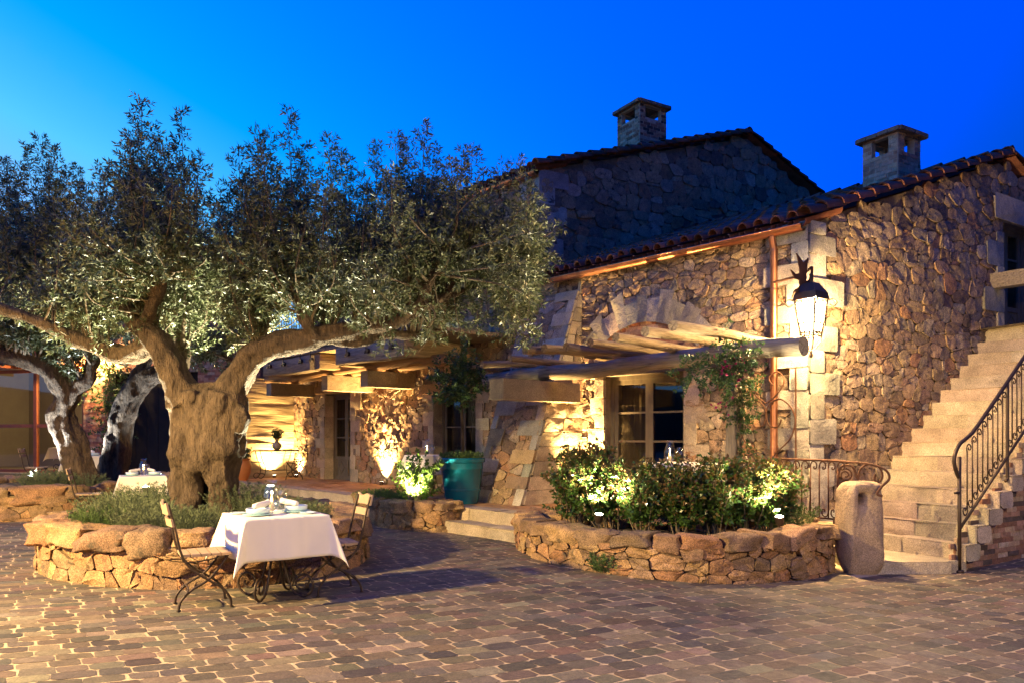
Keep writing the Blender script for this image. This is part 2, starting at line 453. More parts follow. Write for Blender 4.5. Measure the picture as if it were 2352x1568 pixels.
# ------------------------------------------------------------------ ground: sand bed and every cobble
def poly_in(pt, poly):
    x, y = pt; r = False
    for i in range(len(poly)):
        (x1, y1), (x2, y2) = poly[i], poly[i - 1]
        if (y1 > y) != (y2 > y) and x < (x2 - x1) * (y - y1) / (y2 - y1) + x1: r = not r
    return r
BED1 = [(-5.30, 8.45), (-4.85, 7.85), (-4.19, 7.42), (-3.63, 7.2), (-3.19, 7.14), (-2.57, 7.27), (-2.1, 7.65), (-1.82, 8.3), (-1.78, 9.0), (-2.2, 10.1), (-3.2, 10.9), (-4.4, 10.7), (-5.1, 10), (-5.42, 9.15)]
BED2 = [(-11.2, 15.5), (-10.6, 13.9), (-9.8, 13.0), (-8.9, 12.75), (-8.0, 13.1), (-7.5, 14.0), (-7.3, 15.2), (-7.4, 16.8), (-8.2, 18.0), (-9.6, 18.3), (-10.8, 17.4)]
BED3 = [(-2.75, 13.75), (-2.55, 12.85), (-2.1, 12.1), (-1.55, 11.6), (-1.05, 11.42), (-.86, 11.72), (-1.1, 12.06), (-1.7, 12.72), (-2.4, 13.5)]
BED4 = [(.1, 10.15), (.17, 9.45), (.36, 8.85), (.8, 8.2), (1.43, 7.72), (2.05, 7.62), (2.8, 7.9), (3.45, 8.4), (3.72, 8.85), (3.55, 9.3), (2.9, 9.35), (2.1, 9.2), (1.4, 9.45), (.8, 9.95), (.35, 10.4)]
TERR = [(-.8, 11.72), (-6.7, 18.18), (-9.5, 18.9), (-22, 20.6), (-22, 27), (-7, 22), (3.91, 10.0), (4.1, 9.6), (3.75, 9.0), (3.3, 8.9), (2, 8.6), (1.0, 9.2), (.45, 10.29)]
gm = MB()
xs = [-60, -30, -16] + [i * .2 for i in range(-60, 61)] + [16, 30, 60]; ys = [-40, -15, -4, 0] + [1 + i * .2 for i in range(117)] + [30, 60, 120]
gm.add([(x, y, ground_z(x, y)) for y in ys for x in xs], [(j * len(xs) + i, j * len(xs) + i + 1, (j + 1) * len(xs) + i + 1, (j + 1) * len(xs) + i) for j in range(len(ys) - 1) for i in range(len(xs) - 1)], 0)
GA = Vector((math.cos(math.radians(33)), math.sin(math.radians(33)), 0)); GB = Vector((-GA.y, GA.x, 0)); GO = Vector((1.5, 5, 0))
def row_xy(a, b):      # straight courses to the right, gently bending on the left
    t = min(0, a); q = .034 * t * t if t > -7 else .034 * (49 - 14 * (t + 7))
    p = GO + GA * a + GB * (b + q); return p.x, p.y
def gmap(x, y, d): return Vector((x, y, ground_z(x, y) + d))
rr = -13.
while rr < 14:
    ph = .150 * R.uniform(.93, 1.07); th = R.random()
    th = -14 + R.random() * .2
    while th < 10:
        L = .208 * R.uniform(.80, 1.22); dt = L
        x, y = row_xy(th + dt / 2, rr + ph / 2)
        if 3.2 < y < 16 and abs(x / y) < .80 and not any(poly_in((x, y), b) for b in (BED1, BED2, BED3, BED4)) and not poly_in((x, y), TERR) and (x < 3.8 or (Vector((x, y, 0)) - P0).dot(W_) > (1.35 if x < 5 else 1.62)):
            j = lambda s: R.uniform(-s, s)
            c = [(rr + j(.008), th + j(.045) * dt), (rr + ph + j(.008), th + j(.045) * dt), (rr + ph + j(.008), th + dt + j(.045) * dt), (rr + j(.008), th + dt + j(.045) * dt)]
            stone(gm, gmap, [row_xy(t, r) for r, t in c][::-1], .0022 * R.uniform(.5, 1.5), R.uniform(.007, .013), 1, pick(PALC, .24), top=.93, rnd=R.uniform(.10, .17), rough=.0006, base=-.002, tilt=.005)
        th += dt
    rr += ph
hl = MB(); nh = 72  # unseen dark ring, added to keep the bright horizon out of the pane reflections
ring = [(math.cos(2 * PI * i / nh), math.sin(2 * PI * i / nh), 5.2 + 2.4 * mnoise.noise(Vector((math.cos(2 * PI * i / nh) * 3, math.sin(2 * PI * i / nh) * 3, 4)))) for i in range(nh)]
hl.add([(x * r, 8 + y * r, z * f - .6) for r, f in ((55, 0), (75, 1), (110, 1.5), (135, 0)) for x, y, z in ring], [(k * nh + i, k * nh + (i + 1) % nh, (k + 1) * nh + (i + 1) % nh, (k + 1) * nh + i) for k in range(3) for i in range(nh)])
tag(hl.build('unseen_horizon_ring', mk('horizon_ring_dark', (.03, .04, .02), (.015, .02, .01), .3, 1), smooth=True), kind='structure')
ground = tag(gm.build('ground', [SAND, COBBLE], smooth=True, sharp=14), kind='structure')

# terrace slab with clay tiles
tm_ = MB()
def flat_poly(mb, poly, z, mi=0, cc=(1, 1, 1)): mb.add([(x, y, z) for x, y in poly], [tuple(range(len(poly)))], mi, cc)
area = sum(TERR[i - 1][0] * TERR[i][1] - TERR[i][0] * TERR[i - 1][1] for i in range(len(TERR)))
T = TERR if area > 0 else TERR[::-1]
tm_.hexa([(x, y, -.3) for x, y in T], [(x, y, TZ - .012) for x, y in T], 0)
def tmap(p, q, d): r = Vector((-.8, 11.72, 0)) + A_ * p + N_ * q; r.z = TZ - .012 + d; return r
q = .30
while q < 3.2:
    p = -5.6
    while p < 13.5:
        L = .36 * R.uniform(.95, 1.05); c = tmap(p + L / 2, q + .09, 0)
        if poly_in((c.x, c.y), TERR): stone(tm_, tmap, [(p, q), (p + L, q), (p + L, q + .18), (p, q + .18)][::-1], .012, .004, 1, pick(PALT), top=.93, rnd=.03, rough=.0005)
        p += L
    q += .18
p = -1.6
while p < 8.6:                                             # granite kerb stones of the terrace edge
    L = R.uniform(.6, 1.0); stone(tm_, tmap, [(p, -.03), (p + L, -.03), (p + L, .29), (p, .29)][::-1], .016, .004, 2, pick(GRW, .06), top=.95, rnd=.02, rough=.001)
    stone(tm_, lambda a, b, d: Vector((-.8, 11.72, 0)) + A_ * a - N_ * (.01 + d) + Z_ * b, [(p + L, .02), (p, .02), (p, TZ - .01), (p + L, TZ - .01)], .03, .004, 2, pick(GRW, .06), top=.93, rnd=.03, rough=.004)
    p += L
tag(tm_.build('terrace', [SOIL, TILE, GRANITE], smooth=True, sharp=40), kind='structure')

st = thing('terrace_steps', 'broad pale granite step leading up from the cobbles to the terrace beside the small planter', 'steps', (-.3, 10.8, 0))
for (z1, off, p_, q_) in ((.165, .36, -1.95, .1),):
    mb = MB(); p = p_
    while p < q_ - .05:
        L = min(R.uniform(.65, .95), q_ - p)
        b = [tmap(p, -off, 0), tmap(p + L, -off, 0), tmap(p + L, .02, 0), tmap(p, .02, 0)]
        stone(mb, lambda a, c, d: Vector((-.8, 11.72, 0)) + A_ * a - N_ * (off + d - .02) + Z_ * c, [(p + L, -.05), (p, -.05), (p, z1), (p + L, z1)], .03, .004, 0, pick(GRW, .06), top=.93, rnd=.04, rough=.004)
        stone(mb, lambda a, c, d: Vector((-.8, 11.72, 0)) + A_ * a + N_ * c + Z_ * (z1 - .012 + d), [(p + L, -off - .01), (p, -off - .01), (p, .02), (p + L, .02)], .016, .004, 0, pick(GRW, .06), top=.95, rnd=.03, rough=.001)
        p += L
    mb.build('step', [GRANITE], st, smooth=True, sharp=40)

# ------------------------------------------------------------------ joinery
def bar(parent, name, a, b, w, d, m, up=Z_, mb=None, mi=0):
    """rectangular bar from a to b; w across, d along 'up'"""
    a = Vector(a); b = Vector(b); t = (b - a); L = t.length; t.normalize()
    s = t.cross(up).normalized(); u2 = s.cross(t)
    own = mb is None; mb = mb or MB()
    mb.box((a + b) / 2, (L, w, d), Matrix((t, s, u2)).transposed(), mi)
    return mb.build(name, m, parent) if own else None

def casement(house, f, p0, p1, z0, z1, rows, depth=-.2, panel=0, name='window', curtain=None):
    """double-leaf window/door standing in an opening; every leaf with its panes"""
    w = p1 - p0; fr = .07; mb = MB()
    def rect(m, a, b, c, d, dep, th):
        m.hexa([f(a, c, dep), f(b, c, dep), f(b, d, dep), f(a, d, dep)], [f(a, c, dep + th), f(b, c, dep + th), f(b, d, dep + th), f(a, d, dep + th)])
    rect(mb, p0, p0 + fr, z0, z1, depth, .09); rect(mb, p1 - fr, p1, z0, z1, depth, .09); rect(mb, p0 + fr, p1 - fr, z1 - fr, z1, depth, .088)
    win = mb.build(name, JOIN, house)
    mid = (p0 + p1) / 2
    for (a, b) in ((p0 + fr, mid), (mid, p1 - fr)):
        m = MB(); s = .075; t = .032
        for (q0, q1, r0, r1) in ((a, a + s, z0, z1 - fr), (b - s, b, z0, z1 - fr), (a + s, b - s, z0, z0 + s * 1.3), (a + s, b - s, z1 - fr - s, z1 - fr)):
            rect(m, q0, q1, r0, r1, depth + .012, .055)
        zb = z0 + s * 1.3
        if panel:
            rect(m, a + s, b - s, zb, zb + panel, depth + .012, .03); rect(m, a + s, b - s, zb + panel, zb + panel + s, depth + .012, .055)
            cz = zb + panel / 2; cx = (a + b) / 2; r = min(panel, b - a - 2 * s) * .38
            D = [(cx - r, cz), (cx, cz - r), (cx + r, cz), (cx, cz + r)]; I = [(cx + (x - cx) * .82, cz + (y - cz) * .82) for x, y in D]
            for i in range(4):
                k = (i + 1) % 4; q = [D[i], D[k], I[k], I[i]]
                m.hexa([f(*x, depth + .042) for x in q], [f(*x, depth + .056) for x in q])
            zb += panel + s
        zt = z1 - fr - s
        for i in range(1, rows):
            zz = zb + (zt - zb) * i / rows; rect(m, a + s, b - s, zz - t / 2, zz + t / 2, depth + .02, .04)
        leaf = m.build('casement_leaf' if name == 'window' else 'door_leaf', JOIN, win)
        g = MB(); g.add([f(a + s, zb, depth + .035), f(b - s, zb, depth + .035), f(b - s, zt, depth + .035), f(a + s, zt, depth + .035)], [(0, 1, 2, 3)])
        g.build('pane', PANE, win)
    if name == 'door':
        h = MB(); c = f(mid + .04, 1.35, depth + .09); h.tube([f(mid + .04, 1.35, depth + .06), c, f(mid + .14, 1.35, depth + .10)], .011, 6); h.build('handle', IRON, win)
    # the dark room behind it, with a curtain
    rm = MB(); a, b, c, d, e = p0 - .6, p1 + .6, z0 - .02, z1 + .4, depth - 2.6
    rm.add([f(a, c, depth - .26), f(b, c, depth - .26), f(b, d, depth - .26), f(a, d, depth - .26), f(a, c, e), f(b, c, e), f(b, d, e), f(a, d, e)], [(4, 5, 6, 7), (0, 1, 5, 4), (1, 2, 6, 5), (2, 3, 7, 6), (3, 0, 4, 7)])
    rm.build('room', PLAST, win)
    for (ca, cb) in curtain or ():
        cu = MB(); n = int((cb - ca) * 60)
        g = [f(ca + (cb - ca) * i / n, z, depth - .12 + .03 * math.sin(i * .9) + .012 * math.sin(i * 2.3)) for z in (z0, z1) for i in range(n + 1)]
        cu.add(g, [(i, i + 1, n + 2 + i, n + 1 + i) for i in range(n)]); cu.build('curtain', CURT, win, smooth=True)
    return win

def tile_tube(mb, a, b, r0, r1, up, c, th=.018, sides=7):
    """one half-round clay tile from a (high end) to b (low end)"""
    a = Vector(a); b = Vector(b); t = (b - a).normalized(); s = t.cross(up).normalized(); u = s.cross(t)
    vs = []
    for (p, r) in ((a, r0), (b, r1)):
        for q in (r, r - th):
            for i in range(sides + 1):
                an = PI * i / sides; vs.append(p + s * (math.cos(an) * q) + u * (math.sin(an) * q))
    n = sides + 1; fs = []
    for i in range(sides):
        fs += [(i, i + 1, 2 * n + i + 1, 2 * n + i), (n + i, 3 * n + i, 3 * n + i + 1, n + i + 1), (2 * n + i, 2 * n + i + 1, 3 * n + i + 1, 3 * n + i), (i, n + i, n + i + 1, i + 1)]
    mb.add(vs, fs, 0, c)

def clay_roof(house, eaveO, along, L, up_dir, run, rise, pitch=.235, over=.16, other=True, verge=True):
    """barrel-tiled slope: eaveO = eave corner, along = eave direction, up_dir = horizontal direction to the ridge"""
    mb = MB(); sl = Vector(up_dir) * run + Z_ * rise; sl_n = sl.normalized(); tot = sl.length
    nrm = sl_n.cross(along); nrm = nrm if nrm.z > 0 else -nrm
    base = Vector(eaveO) - sl_n * over
    mb.add([base - along * .0 - nrm * .03, base + along * L - nrm * .03, base + along * L + sl_n * (tot + over) - nrm * .03, base + sl_n * (tot + over) - nrm * .03], [(0, 1, 2, 3)], 0, (.12, .06, .04))
    nt = int((tot + over) / .36) + 1
    for i in range(int(L / pitch)):
        c0 = base + along * (pitch * (i + .5))
        for k in range(nt):
            a = c0 + sl_n * min((k + 1) * .36 + .05, tot + over); b = c0 + sl_n * (k * .36)
            w = Vector((R.uniform(-.012, .012), R.uniform(-.012, .012), R.uniform(-.008, .012)))
            tile_tube(mb, a + nrm * .03 + w, b + nrm * .055 + w, .075, .095, nrm, pick(PALR, .15))
        # pan tile (channel) seen at the eave
        pc = base + along * (pitch * i); tile_tube(mb, pc + nrm * .02 + sl_n * .8, pc + nrm * .02 - sl_n * .03, .085, .10, -nrm, pick(PALR, .15))
    if verge:
        for k in range(nt):
            a = base - along * .05 + sl_n * min((k + 1) * .36 + .05, tot + over); b = base - along * .05 + sl_n * (k * .36 - .01)
            tile_tube(mb, a + nrm * .035, b + nrm * .07, .10, .125, nrm, pick(PALR, .18), .02, 9)
    if other:   # the far slope and the ridge
        R0 = base + sl_n * (tot + over); R1 = R0 + along * L
        dn = (Vector(up_dir) * run - Z_ * (rise * 1.25)); dl = dn.length; d_n = dn.normalized()
        mb.add([R0 - along * .12, R1, R1 + dn, R0 + dn - along * .12], [(0, 1, 2, 3)], 0, (.24, .10, .06))
        n2 = d_n.cross(along); n2 = n2 if n2.z > 0 else -n2
        for k in range(int(dl / .36)):
            tile_tube(mb, R0 - along * .05 + d_n * (k * .36) + n2 * .035, R0 - along * .05 + d_n * ((k + 1) * .36 + .05) + n2 * .06, .10, .125, n2, pick(PALR, .18), .02, 9)
        x = -.1
        while x < L:
            tile_tube(mb, R0 + along * (x + .42) + Z_ * .02, R0 + along * x + Z_ * .05, .115, .14, Z_, pick(PALR, .18), .02, 9); x += .36
    return mb.build('roof', ROOF, house, smooth=True, sharp=45)

def chimney(roof, c, z0, z1, s, pal):
    """brick stack turned with the house, open slots under a slab cap"""
    c = Vector(c); mb = MB(); H = z1 - z0; cap = .10; zs = z1 - cap; zo = zs - .30
    faces = []
    hx = s / 2
    for (e, n) in ((M_, W_), (W_, -M_), (M_, -W_), (W_, M_)):
        f = (lambda e, n: lambda p, z, d: c + e * p + n * (hx + d) + Z_ * z)(e, n)
        hole = [(-hx + .17, hx - .17, zo, zs - .03)]
        backing(mb, (lambda f: lambda p, z, d: f(p, z, d if d == 0 else -.10))(f), -hx, hx, z0, lambda p: zs, hole, mi=0)
        courses(mb, f, -hx, hx, z0, zs, .22, .068, .012, pal, hole, 1, .014)
    mb.build('chimney', [BMORT, BRICK], roof, smooth=True, sharp=40)
    m2 = MB(); r = hx + .065
    vs0 = [c + M_ * x + W_ * y + Z_ * zs for x, y in ((-r, -r), (r, -r), (r, r), (-r, r))]
    m2.hexa(vs0, [v + Z_ * .06 for v in vs0]); m2.hexa([v + Z_ * .06 for v in vs0], [c + (v - c) * .25 + Z_ * ((zs + .06 - c.z) * .75 + .09) for v in vs0])
    for i in range(4):
        for k in range(4):
            a = vs0[i].lerp(vs0[(i + 1) % 4], k / 4 + .005); b = vs0[i].lerp(vs0[(i + 1) % 4], (k + 1) / 4 - .005)
            ce = (a + b) / 2; o = (Vector((ce.x, ce.y, 0)) - Vector((c.x, c.y, 0))).normalized()
            bar(None, '', a + Z_ * (.035 + R.uniform(-.006, .006)) + o * .012, b + Z_ * .035 + o * .012, .06, .066, None, Z_, m2)
    m2.c = [(.24, .19, .14)] * len(m2.c)
    m2.build('chimney_cap', STONE, roof)

# ------------------------------------------------------------------ right-hand house
EAVE = 4.28
house = thing('stone_house', 'rubble stone house with the lantern on its corner, arched french window and copper gutter', 'house', P0)
win1 = (1.90, 3.47, TZ, 2.45)
mb = MB(); arch_c, arch_z, arch_r = 2.68, 2.35, .92
def in_arch(p, z): return math.hypot(p - arch_c, z - 1.91) < 1.36 and abs(p - arch_c) < .88 and z > 2.4
fholes = [win1]
backing(mb, front, 0, 5.7, -.3, lambda p: EAVE + .02, fholes)
jam = [(1.62, 1.90), (3.47, 3.75)]
rubble(mb, front, 0.0, 5.68, .3, EAVE, lambda p, z: not in_arch(p, z), [(1.88, 3.49, .3, 2.46)], sw=.25, sh=.15)
# granite quoins, window jambs and the arch of voussoirs
quoins(mb, front, 1, 0, .35, EAVE, GREY, .09, .22, .5, .29, 2, .05)
quoins(mb, front, 1, 3.47, TZ, 2.5, GRW, .07, .2, .36, .30, 2); quoins(mb, front, -1, 1.90, TZ, 2.5, GRW, .07, .24, .4, .31, 2, 0, 1)
angs = [-.86, -.66, -.50, -.35, -.215, -.06, .06, .20, .34, .50, .67, .86]
lens_ = [.42, .55, .40, .62, .40, .52, .42, .60, .46, .52, .44]
for i in range(11):
    a0, a1 = angs[i], angs[i + 1]; r0 = 1.35; r1 = r0 + lens_[i] * .82
    pt = lambda a, r: (arch_c - math.sin(a) * r, 1.91 + math.cos(a) * r)
    stone(mb, front, [pt(a0, r0), pt(a0, r1), pt(a1, r1 * (1 + R.uniform(-.02, .03))), pt(a1, r0)], .068, .011, 2, tuple(x * .82 for x in pick(GREY, .16)), top=.94, rnd=.04, rough=.006, tilt=.02)
wall_front = mb.build('wall', [MORTAR, STONE, GRANITE], house, smooth=True, sharp=55)
wall_front['label'] = 'front wall of irregular rubble under the copper gutter'
ty = MB(); aw = [(arch_c + math.sin(a) * 1.36, 1.91 + math.cos(a) * 1.36) for a in np.linspace(-.69, .69, 20)]
ty.add([front(p, z, .012) for p, z in aw + [(arch_c - .86, 2.45), (arch_c + .86, 2.45)]][:22], [tuple(range(22))], 0)
courses(ty, lambda p, z, d: front(p, z, d + .014), arch_c - .86, arch_c + .86, 2.55, 3.3, .22, .065, .012, PALB, ztop=lambda p: 1.91 + math.sqrt(max(.01, 1.36 ** 2 - (p - arch_c) ** 2)) - .03)
ty.build('brick_tympanum', [BMORT, BRICK], house, smooth=True, sharp=40)
bar(house, 'lintel', front(1.6, 2.50, .03), front(3.75, 2.50, .03), .16, .11, JOIN)
casement(house, front, win1[0], win1[1], win1[2], win1[3], 4, -.2, 0, 'window', [(2.72, 3.4)])
# side wall (gable) with the upper door
QR, RISE = 5.06, 1.76
def side_top(q): return EAVE + RISE * q / QR if q < QR else EAVE + RISE - (q - QR) * .45
sdoor = (4.86, 6.0, 3.15, 5.05)
mb = MB(); backing(mb, side, 0, 8.2, -.4, side_top, [sdoor])
rubble(mb, side, 0.0, 8.2, -.3, 6.1, lambda q, z: z < side_top(q) - .04 and not (q > .35 and z < .2 * (q - 1.5)), [sdoor], sw=.30, sh=.19, h=.042, jit=.22)
quoins(mb, side, 1, 0, .2, EAVE, GREY, .09, .26, .52, .29, 2, .05, 1)
quoins(mb, side, -1, 4.86, 3.15, 4.8, GREY, .07, .2, .5, .34, 2); quoins(mb, side, 1, 6.0, 3.15, 4.8, GREY, .07, .3, .5, .34, 2)
stone(mb, side, [(4.6, 5.02), (6.3, 5.02), (6.3, 5.40), (4.6, 5.40)], .08, .004, 2, pick(GREY, .05), top=.95, rnd=.03)
w2 = mb.build('wall', [MORTAR, STONE, GRANITE], house, smooth=True, sharp=55); w2['label'] = 'gable wall beside the outside staircase'
casement(house, side, 4.86, 6.0, 3.15, 5.05, 3, -.25, .35, 'door')
roof1 = clay_roof(house, P0 + Z_ * (EAVE + .05) - A_ * .02, A_, 6.4, M_, QR, RISE, .24)
chimney(roof1, Vector(((2064 - CU) / FPX * 12.5, 12.5, 0)) + M_ * .32 - W_ * .33, 5.0, 6.63, .64, PALB_LIT)
# copper gutter and downpipe
mb = MB(); n = 7
gp = lambda x, a: front(x, EAVE - .07 + math.sin(a) * .075, .16 + math.cos(a) * .075)
prof = [PI * (1 + i / n) for i in range(n + 1)]
vs = [gp(x, a) for x in (-.02, 4.62) for a in prof] + [front(x, EAVE - .07 + math.sin(a) * .068, .16 + math.cos(a) * .068) for x in (-.02, 4.62) for a in prof]
fs = []
for o in (0, 2 * (n + 1)): fs += [(o + i, o + i + 1, o + n + 1 + i + 1, o + n + 1 + i) for i in range(n)]
mb.add(vs, fs)
mb.tube([front(-.02, EAVE - .068, .238), front(4.62, EAVE - .068, .238)], .011, 6)
for i in range(11):
    x = .2 + i * .42; mb.tube([front(x, EAVE + .03, .09), front(x, EAVE + .0, .235)], .007, 5)
mb.build('gutter', COPPER, house, smooth=True)
mb = MB(); mb.tube([front(.41, EAVE - .13, .17), front(.41, EAVE - .22, .15), front(.41, EAVE - .32, .115), front(.41, .40, .115)], .047, 14)
for z in (3.95, 3.42, 3.2, 2.3, 1.3): mb.tube([front(.41, z, .115), front(.41, z + .025, .115)], .053, 14); mb.tube([front(.41, z + .012, .1), front(.41, z + .012, .0)], .008, 5)
mb.build('downpipe', COPPER, house, smooth=True, sharp=50)
# battered buttress at the left end of the front wall
mb = MB(); b0, b1 = 4.02, 5.22; BH = 3.95; BO = 1.34
def off(z): return max(0.06, BO * (1 - (z - TZ) / (BH - TZ)) + .08)
def butt(p, z, d=0): return front(p, z, off(z) + d)
mb.hexa([butt(b0, .1), butt(b1, .1), front(b1, .1, -.05), front(b0, .1, -.05)], [butt(b0, BH), butt(b1, BH), front(b1, BH, -.05), front(b0, BH, -.05)], 0)
rubble(mb, butt, b0 + .02, b1, .3, BH - .05, None, [], sw=.24, sh=.18, h=.03)
QM = GREY + GRW + [(c_, .8) for c_, w_ in PAL[:3]]
quoins(mb, butt, 1, b0, TZ, BH, QM, .05, .14, .44, .235, 2, .03); quoins(mb, butt, -1, b1, TZ, BH, QM, .05, .12, .40, .25, 2, .03, 1)
def bside(x, z, d=0): return front(b0 - d, z, x)
for zz in range(0, 16):
    z0 = TZ + zz * .235; o = off(z0 + .12); L = [o * .52, o * .48] if o > .3 else [o]
    x = 0
    for l in (L if zz % 2 else L[::-1]):
        x1 = x + l
        def wd(x_, z_, d_, z0=z0, o=o): return bside(x_ * off(z_) / o, z_, d_)
        if l > .05: stone(mb, wd, [(x, z0), (x1, z0), (x1, z0 + .235), (x, z0 + .235)], .04, .006, 2 if x1 > o * .9 else 1, pick(GRW if x1 > o * .9 else PAL), top=.85, rnd=.08)
        x = x1
def bside2(x, z, d=0): return front(b1 + d, z, x)
rubble(mb, bside2, 0, 1.4, .3, BH - .1, lambda x, z: x < off(z) - .05, [], sw=.25, sh=.18, h=.03)
mb.build('buttress', [MORTAR, STONE, GRANITE], house, smooth=True, sharp=55)
# stone corbel carrying the log
mb = MB()
stone_corbel = lambda pc, z0, z1, L, wd=.24: mb.hexa([front(pc - wd / 2, z0, -.1), front(pc + wd / 2, z0, -.1), front(pc + wd / 2, z0, L), front(pc - wd / 2, z0, L)], [front(pc - wd / 2, z1, -.1), front(pc + wd / 2, z1, -.1), front(pc + wd / 2, z1, L), front(pc - wd / 2, z1, L)], 0, (.30, .25, .18))
mb.hexa([front(p, 2.02, d) for p, d in ((3.80, .28), (4.12, .28), (4.12, 2.0), (3.80, 2.0))], [front(p, 2.34, d) for p, d in ((3.80, .28), (4.12, .28), (4.12, 2.0), (3.80, 2.0))], 0, (.27, .22, .155)); mb.build('corbel', GRANITE, house)
# timber beam of the porch above the stairs
bar(house, 'porch_beam', side(4.62, 3.98, -.1), side(4.62, 3.93, 2.6), .22, .24, WOODG)

# ------------------------------------------------------------------ house behind, two storeys, with balcony
house2 = thing('stone_house', 'taller stone house behind, its gable in blue dusk shadow, above the terrace doors', 'house', front(8, 0, 0))
door = (11.64, 12.94, TZ, 2.55); win2 = (6.8, 8.22, TZ + .1, 2.35)
mb = MB(); backing(mb, front, 5.7, 14.85, -.3, lambda p: 3.3, [door, win2])
rubble(mb, front, 5.66, 14.85, .3, 3.3, None, [(door[0] - .02, door[1] + .02, .3, 2.57), (win2[0] - .02, win2[1] + .02, .4, 2.37)], sw=.25, sh=.18)
for (a, b, c, d) in (door, win2):
    quoins(mb, front, 1, b, c, d, GRW, .06, .2, .4, .27, 2); quoins(mb, front, -1, a, c, d, GRW, .06, .24, .42, .28, 2, 0, 1)
    for (pp, s_) in ((a, 1), (b, -1)):                                  # dressed reveals
        z = c
        while z < d - .05:
            hh = min(.27, d - z); stone(mb, (lambda pp, s_: lambda x, z, q: front(pp + s_ * q, z, -x))(pp, s_), [(-.04, z), (.25, z), (.25, z + hh), (-.04, z + hh)], .02, .005, 2, pick(GRW, .07), top=.92, rnd=.04, rough=.003); z += hh
w = mb.build('wall', [MORTAR, STONE, GRANITE], house2, smooth=True, sharp=55); w['label'] = 'lower wall of lamplit rubble behind the terrace'
casement(house2, front, *door, 3, -.28, .42, 'door', [(11.7, 12.3)])
casement(house2, front, *win2, 3, -.26, 0, 'window', [(6.9, 7.45), (7.6, 8.15)])
for (a, b, z) in ((6.5, 8.5, 2.46), (11.3, 13.3, 2.66)): bar(house2, 'lintel', front(a, z, .05), front(b, z, .05), .22, .2, LOGB)
E2 = 6.9; R2 = 1.9; Q2 = 6.07
def far_top(q): return E2 + R2 * q / Q2 if q < Q2 else E2 + R2 - (q - Q2) * .47
mb = MB(); backing(mb, far_side, 0, 9.6, 2.5, far_top)
rubble(mb, far_side, 0, 9.6, 2.7, 8.9, lambda q, z: z < far_top(q) - .04, [], sw=.36, sh=.235, h=.05)
quoins(mb, far_side, 1, 0, 2.9, E2, GREY, .06, .3, .62, .34, 2, .05)
w = mb.build('wall', [MORTAR, STONE, GRANITE], house2, smooth=True, sharp=55); w['label'] = 'upper gable wall in shadow'
mb = MB(); uh = [(2.75, 3.75, 3.4, 5.6), (6.0, 7.0, 3.4, 5.6)]
backing(mb, far_front, 0, 10.2, 2.5, lambda p: E2, uh)
rubble(mb, far_front, 0, 10.2, 2.7, E2, None, uh, sw=.28, sh=.2, h=.045)
quoins(mb, far_front, 1, 0, 2.9, E2, GREY, .06, .25, .5, .34, 2, .05, 1)
w = mb.build('wall', [MORTAR, STONE, GRANITE], house2, smooth=True, sharp=55); w['label'] = 'upper front wall behind the olive crown'
for h_ in uh: casement(house2, far_front, *h_, 3, -.2, 0, 'window')
roof2 = clay_roof(house2, P2 + Z_ * (E2 + .05) - A_ * .02, A_, 10.3, M_, Q2, R2, .26)
chimney(roof2, Vector((2.98, 17.5, 0)) + M_ * .42 - W_ * .42, 7.6, 9.34, .82, PALBC)
mb = MB()
for x0, x1, r in ((-.05, 10.1, .075),):
    vs = [far_front(x, E2 - .07 + math.sin(a) * r, .16 + math.cos(a) * r) for x in (x0, x1) for a in prof]
    mb.add(vs, [(i, i + 1, n + 1 + i + 1, n + 1 + i) for i in range(n)])
mb.build('gutter', COPPER, house2, smooth=True)
mb = MB(); mb.tube([far_front(.22, E2 - .14, .16), far_front(.22, E2 - .3, .1), far_front(.22, 3.4, .1)], .05, 12); mb.build('downpipe', COPPER, house2, smooth=True)
# stone corbels, then the balcony they carry
for pc, zt in ((9.05, 2.84), (10.75, 2.84), (13.65, 2.82)):
    mb = MB(); stone_corbel(pc, 2.50, zt, 1.24, .28); mb.build('corbel', GRANITE, house2)
balc = thing('balcony', 'timber balcony of heavy squared beams with iron hooks over the terrace doors', 'balcony', front(9, 2.85, .7))
def beam(name, a, b, w, d, m, wob=.012, n=10, round_=False):
    """beam built along its own local X so that the grain follows it"""
    a = Vector(a); b = Vector(b); L = (b - a).length; t = (b - a).normalized(); s = Z_.cross(t).normalized(); u = t.cross(s)
    mb = MB(); sides = 16 if round_ else 8; sd = R.random() * 90
    vs = []
    for i in range(n + 1):
        x = L * i / n
        for k in range(sides):
            if round_: y, z = math.cos(2 * PI * k / sides) * w / 2, math.sin(2 * PI * k / sides) * d / 2
            else:
                q = .14; y, z = [(w / 2 - q * w * .12, d / 2), (w / 2, d / 2 - q * d * .12), (w / 2, -d / 2 + q * d * .12), (w / 2 - q * w * .12, -d / 2), (-w / 2 + q * w * .12, -d / 2), (-w / 2, -d / 2 + q * d * .12), (-w / 2, d / 2 - q * d * .12), (-w / 2 + q * w * .12, d / 2)][k]
            k1 = 1 + mnoise.noise(Vector((x * 1.1 + sd, y * 4, z * 4))) * wob * 6
            vs.append((x, y * k1 + mnoise.noise(Vector((x * .7, sd, 0))) * wob * 2, z * k1 + mnoise.noise(Vector((x * .7, 0, sd))) * wob * 2))
    fs = [(i * sides + k, i * sides + (k + 1) % sides, (i + 1) * sides + (k + 1) % sides, (i + 1) * sides + k) for i in range(n) for k in range(sides)]
    mb.add(vs, fs); mb.add(vs[:sides], [tuple(range(sides))[::-1]]); mb.add(vs[-sides:], [tuple(range(sides))])
    o = mb.build(name, m, None, smooth=True, sharp=50)
    M = Matrix((t, s, u)).transposed().to_4x4(); M.translation = a; return o, M
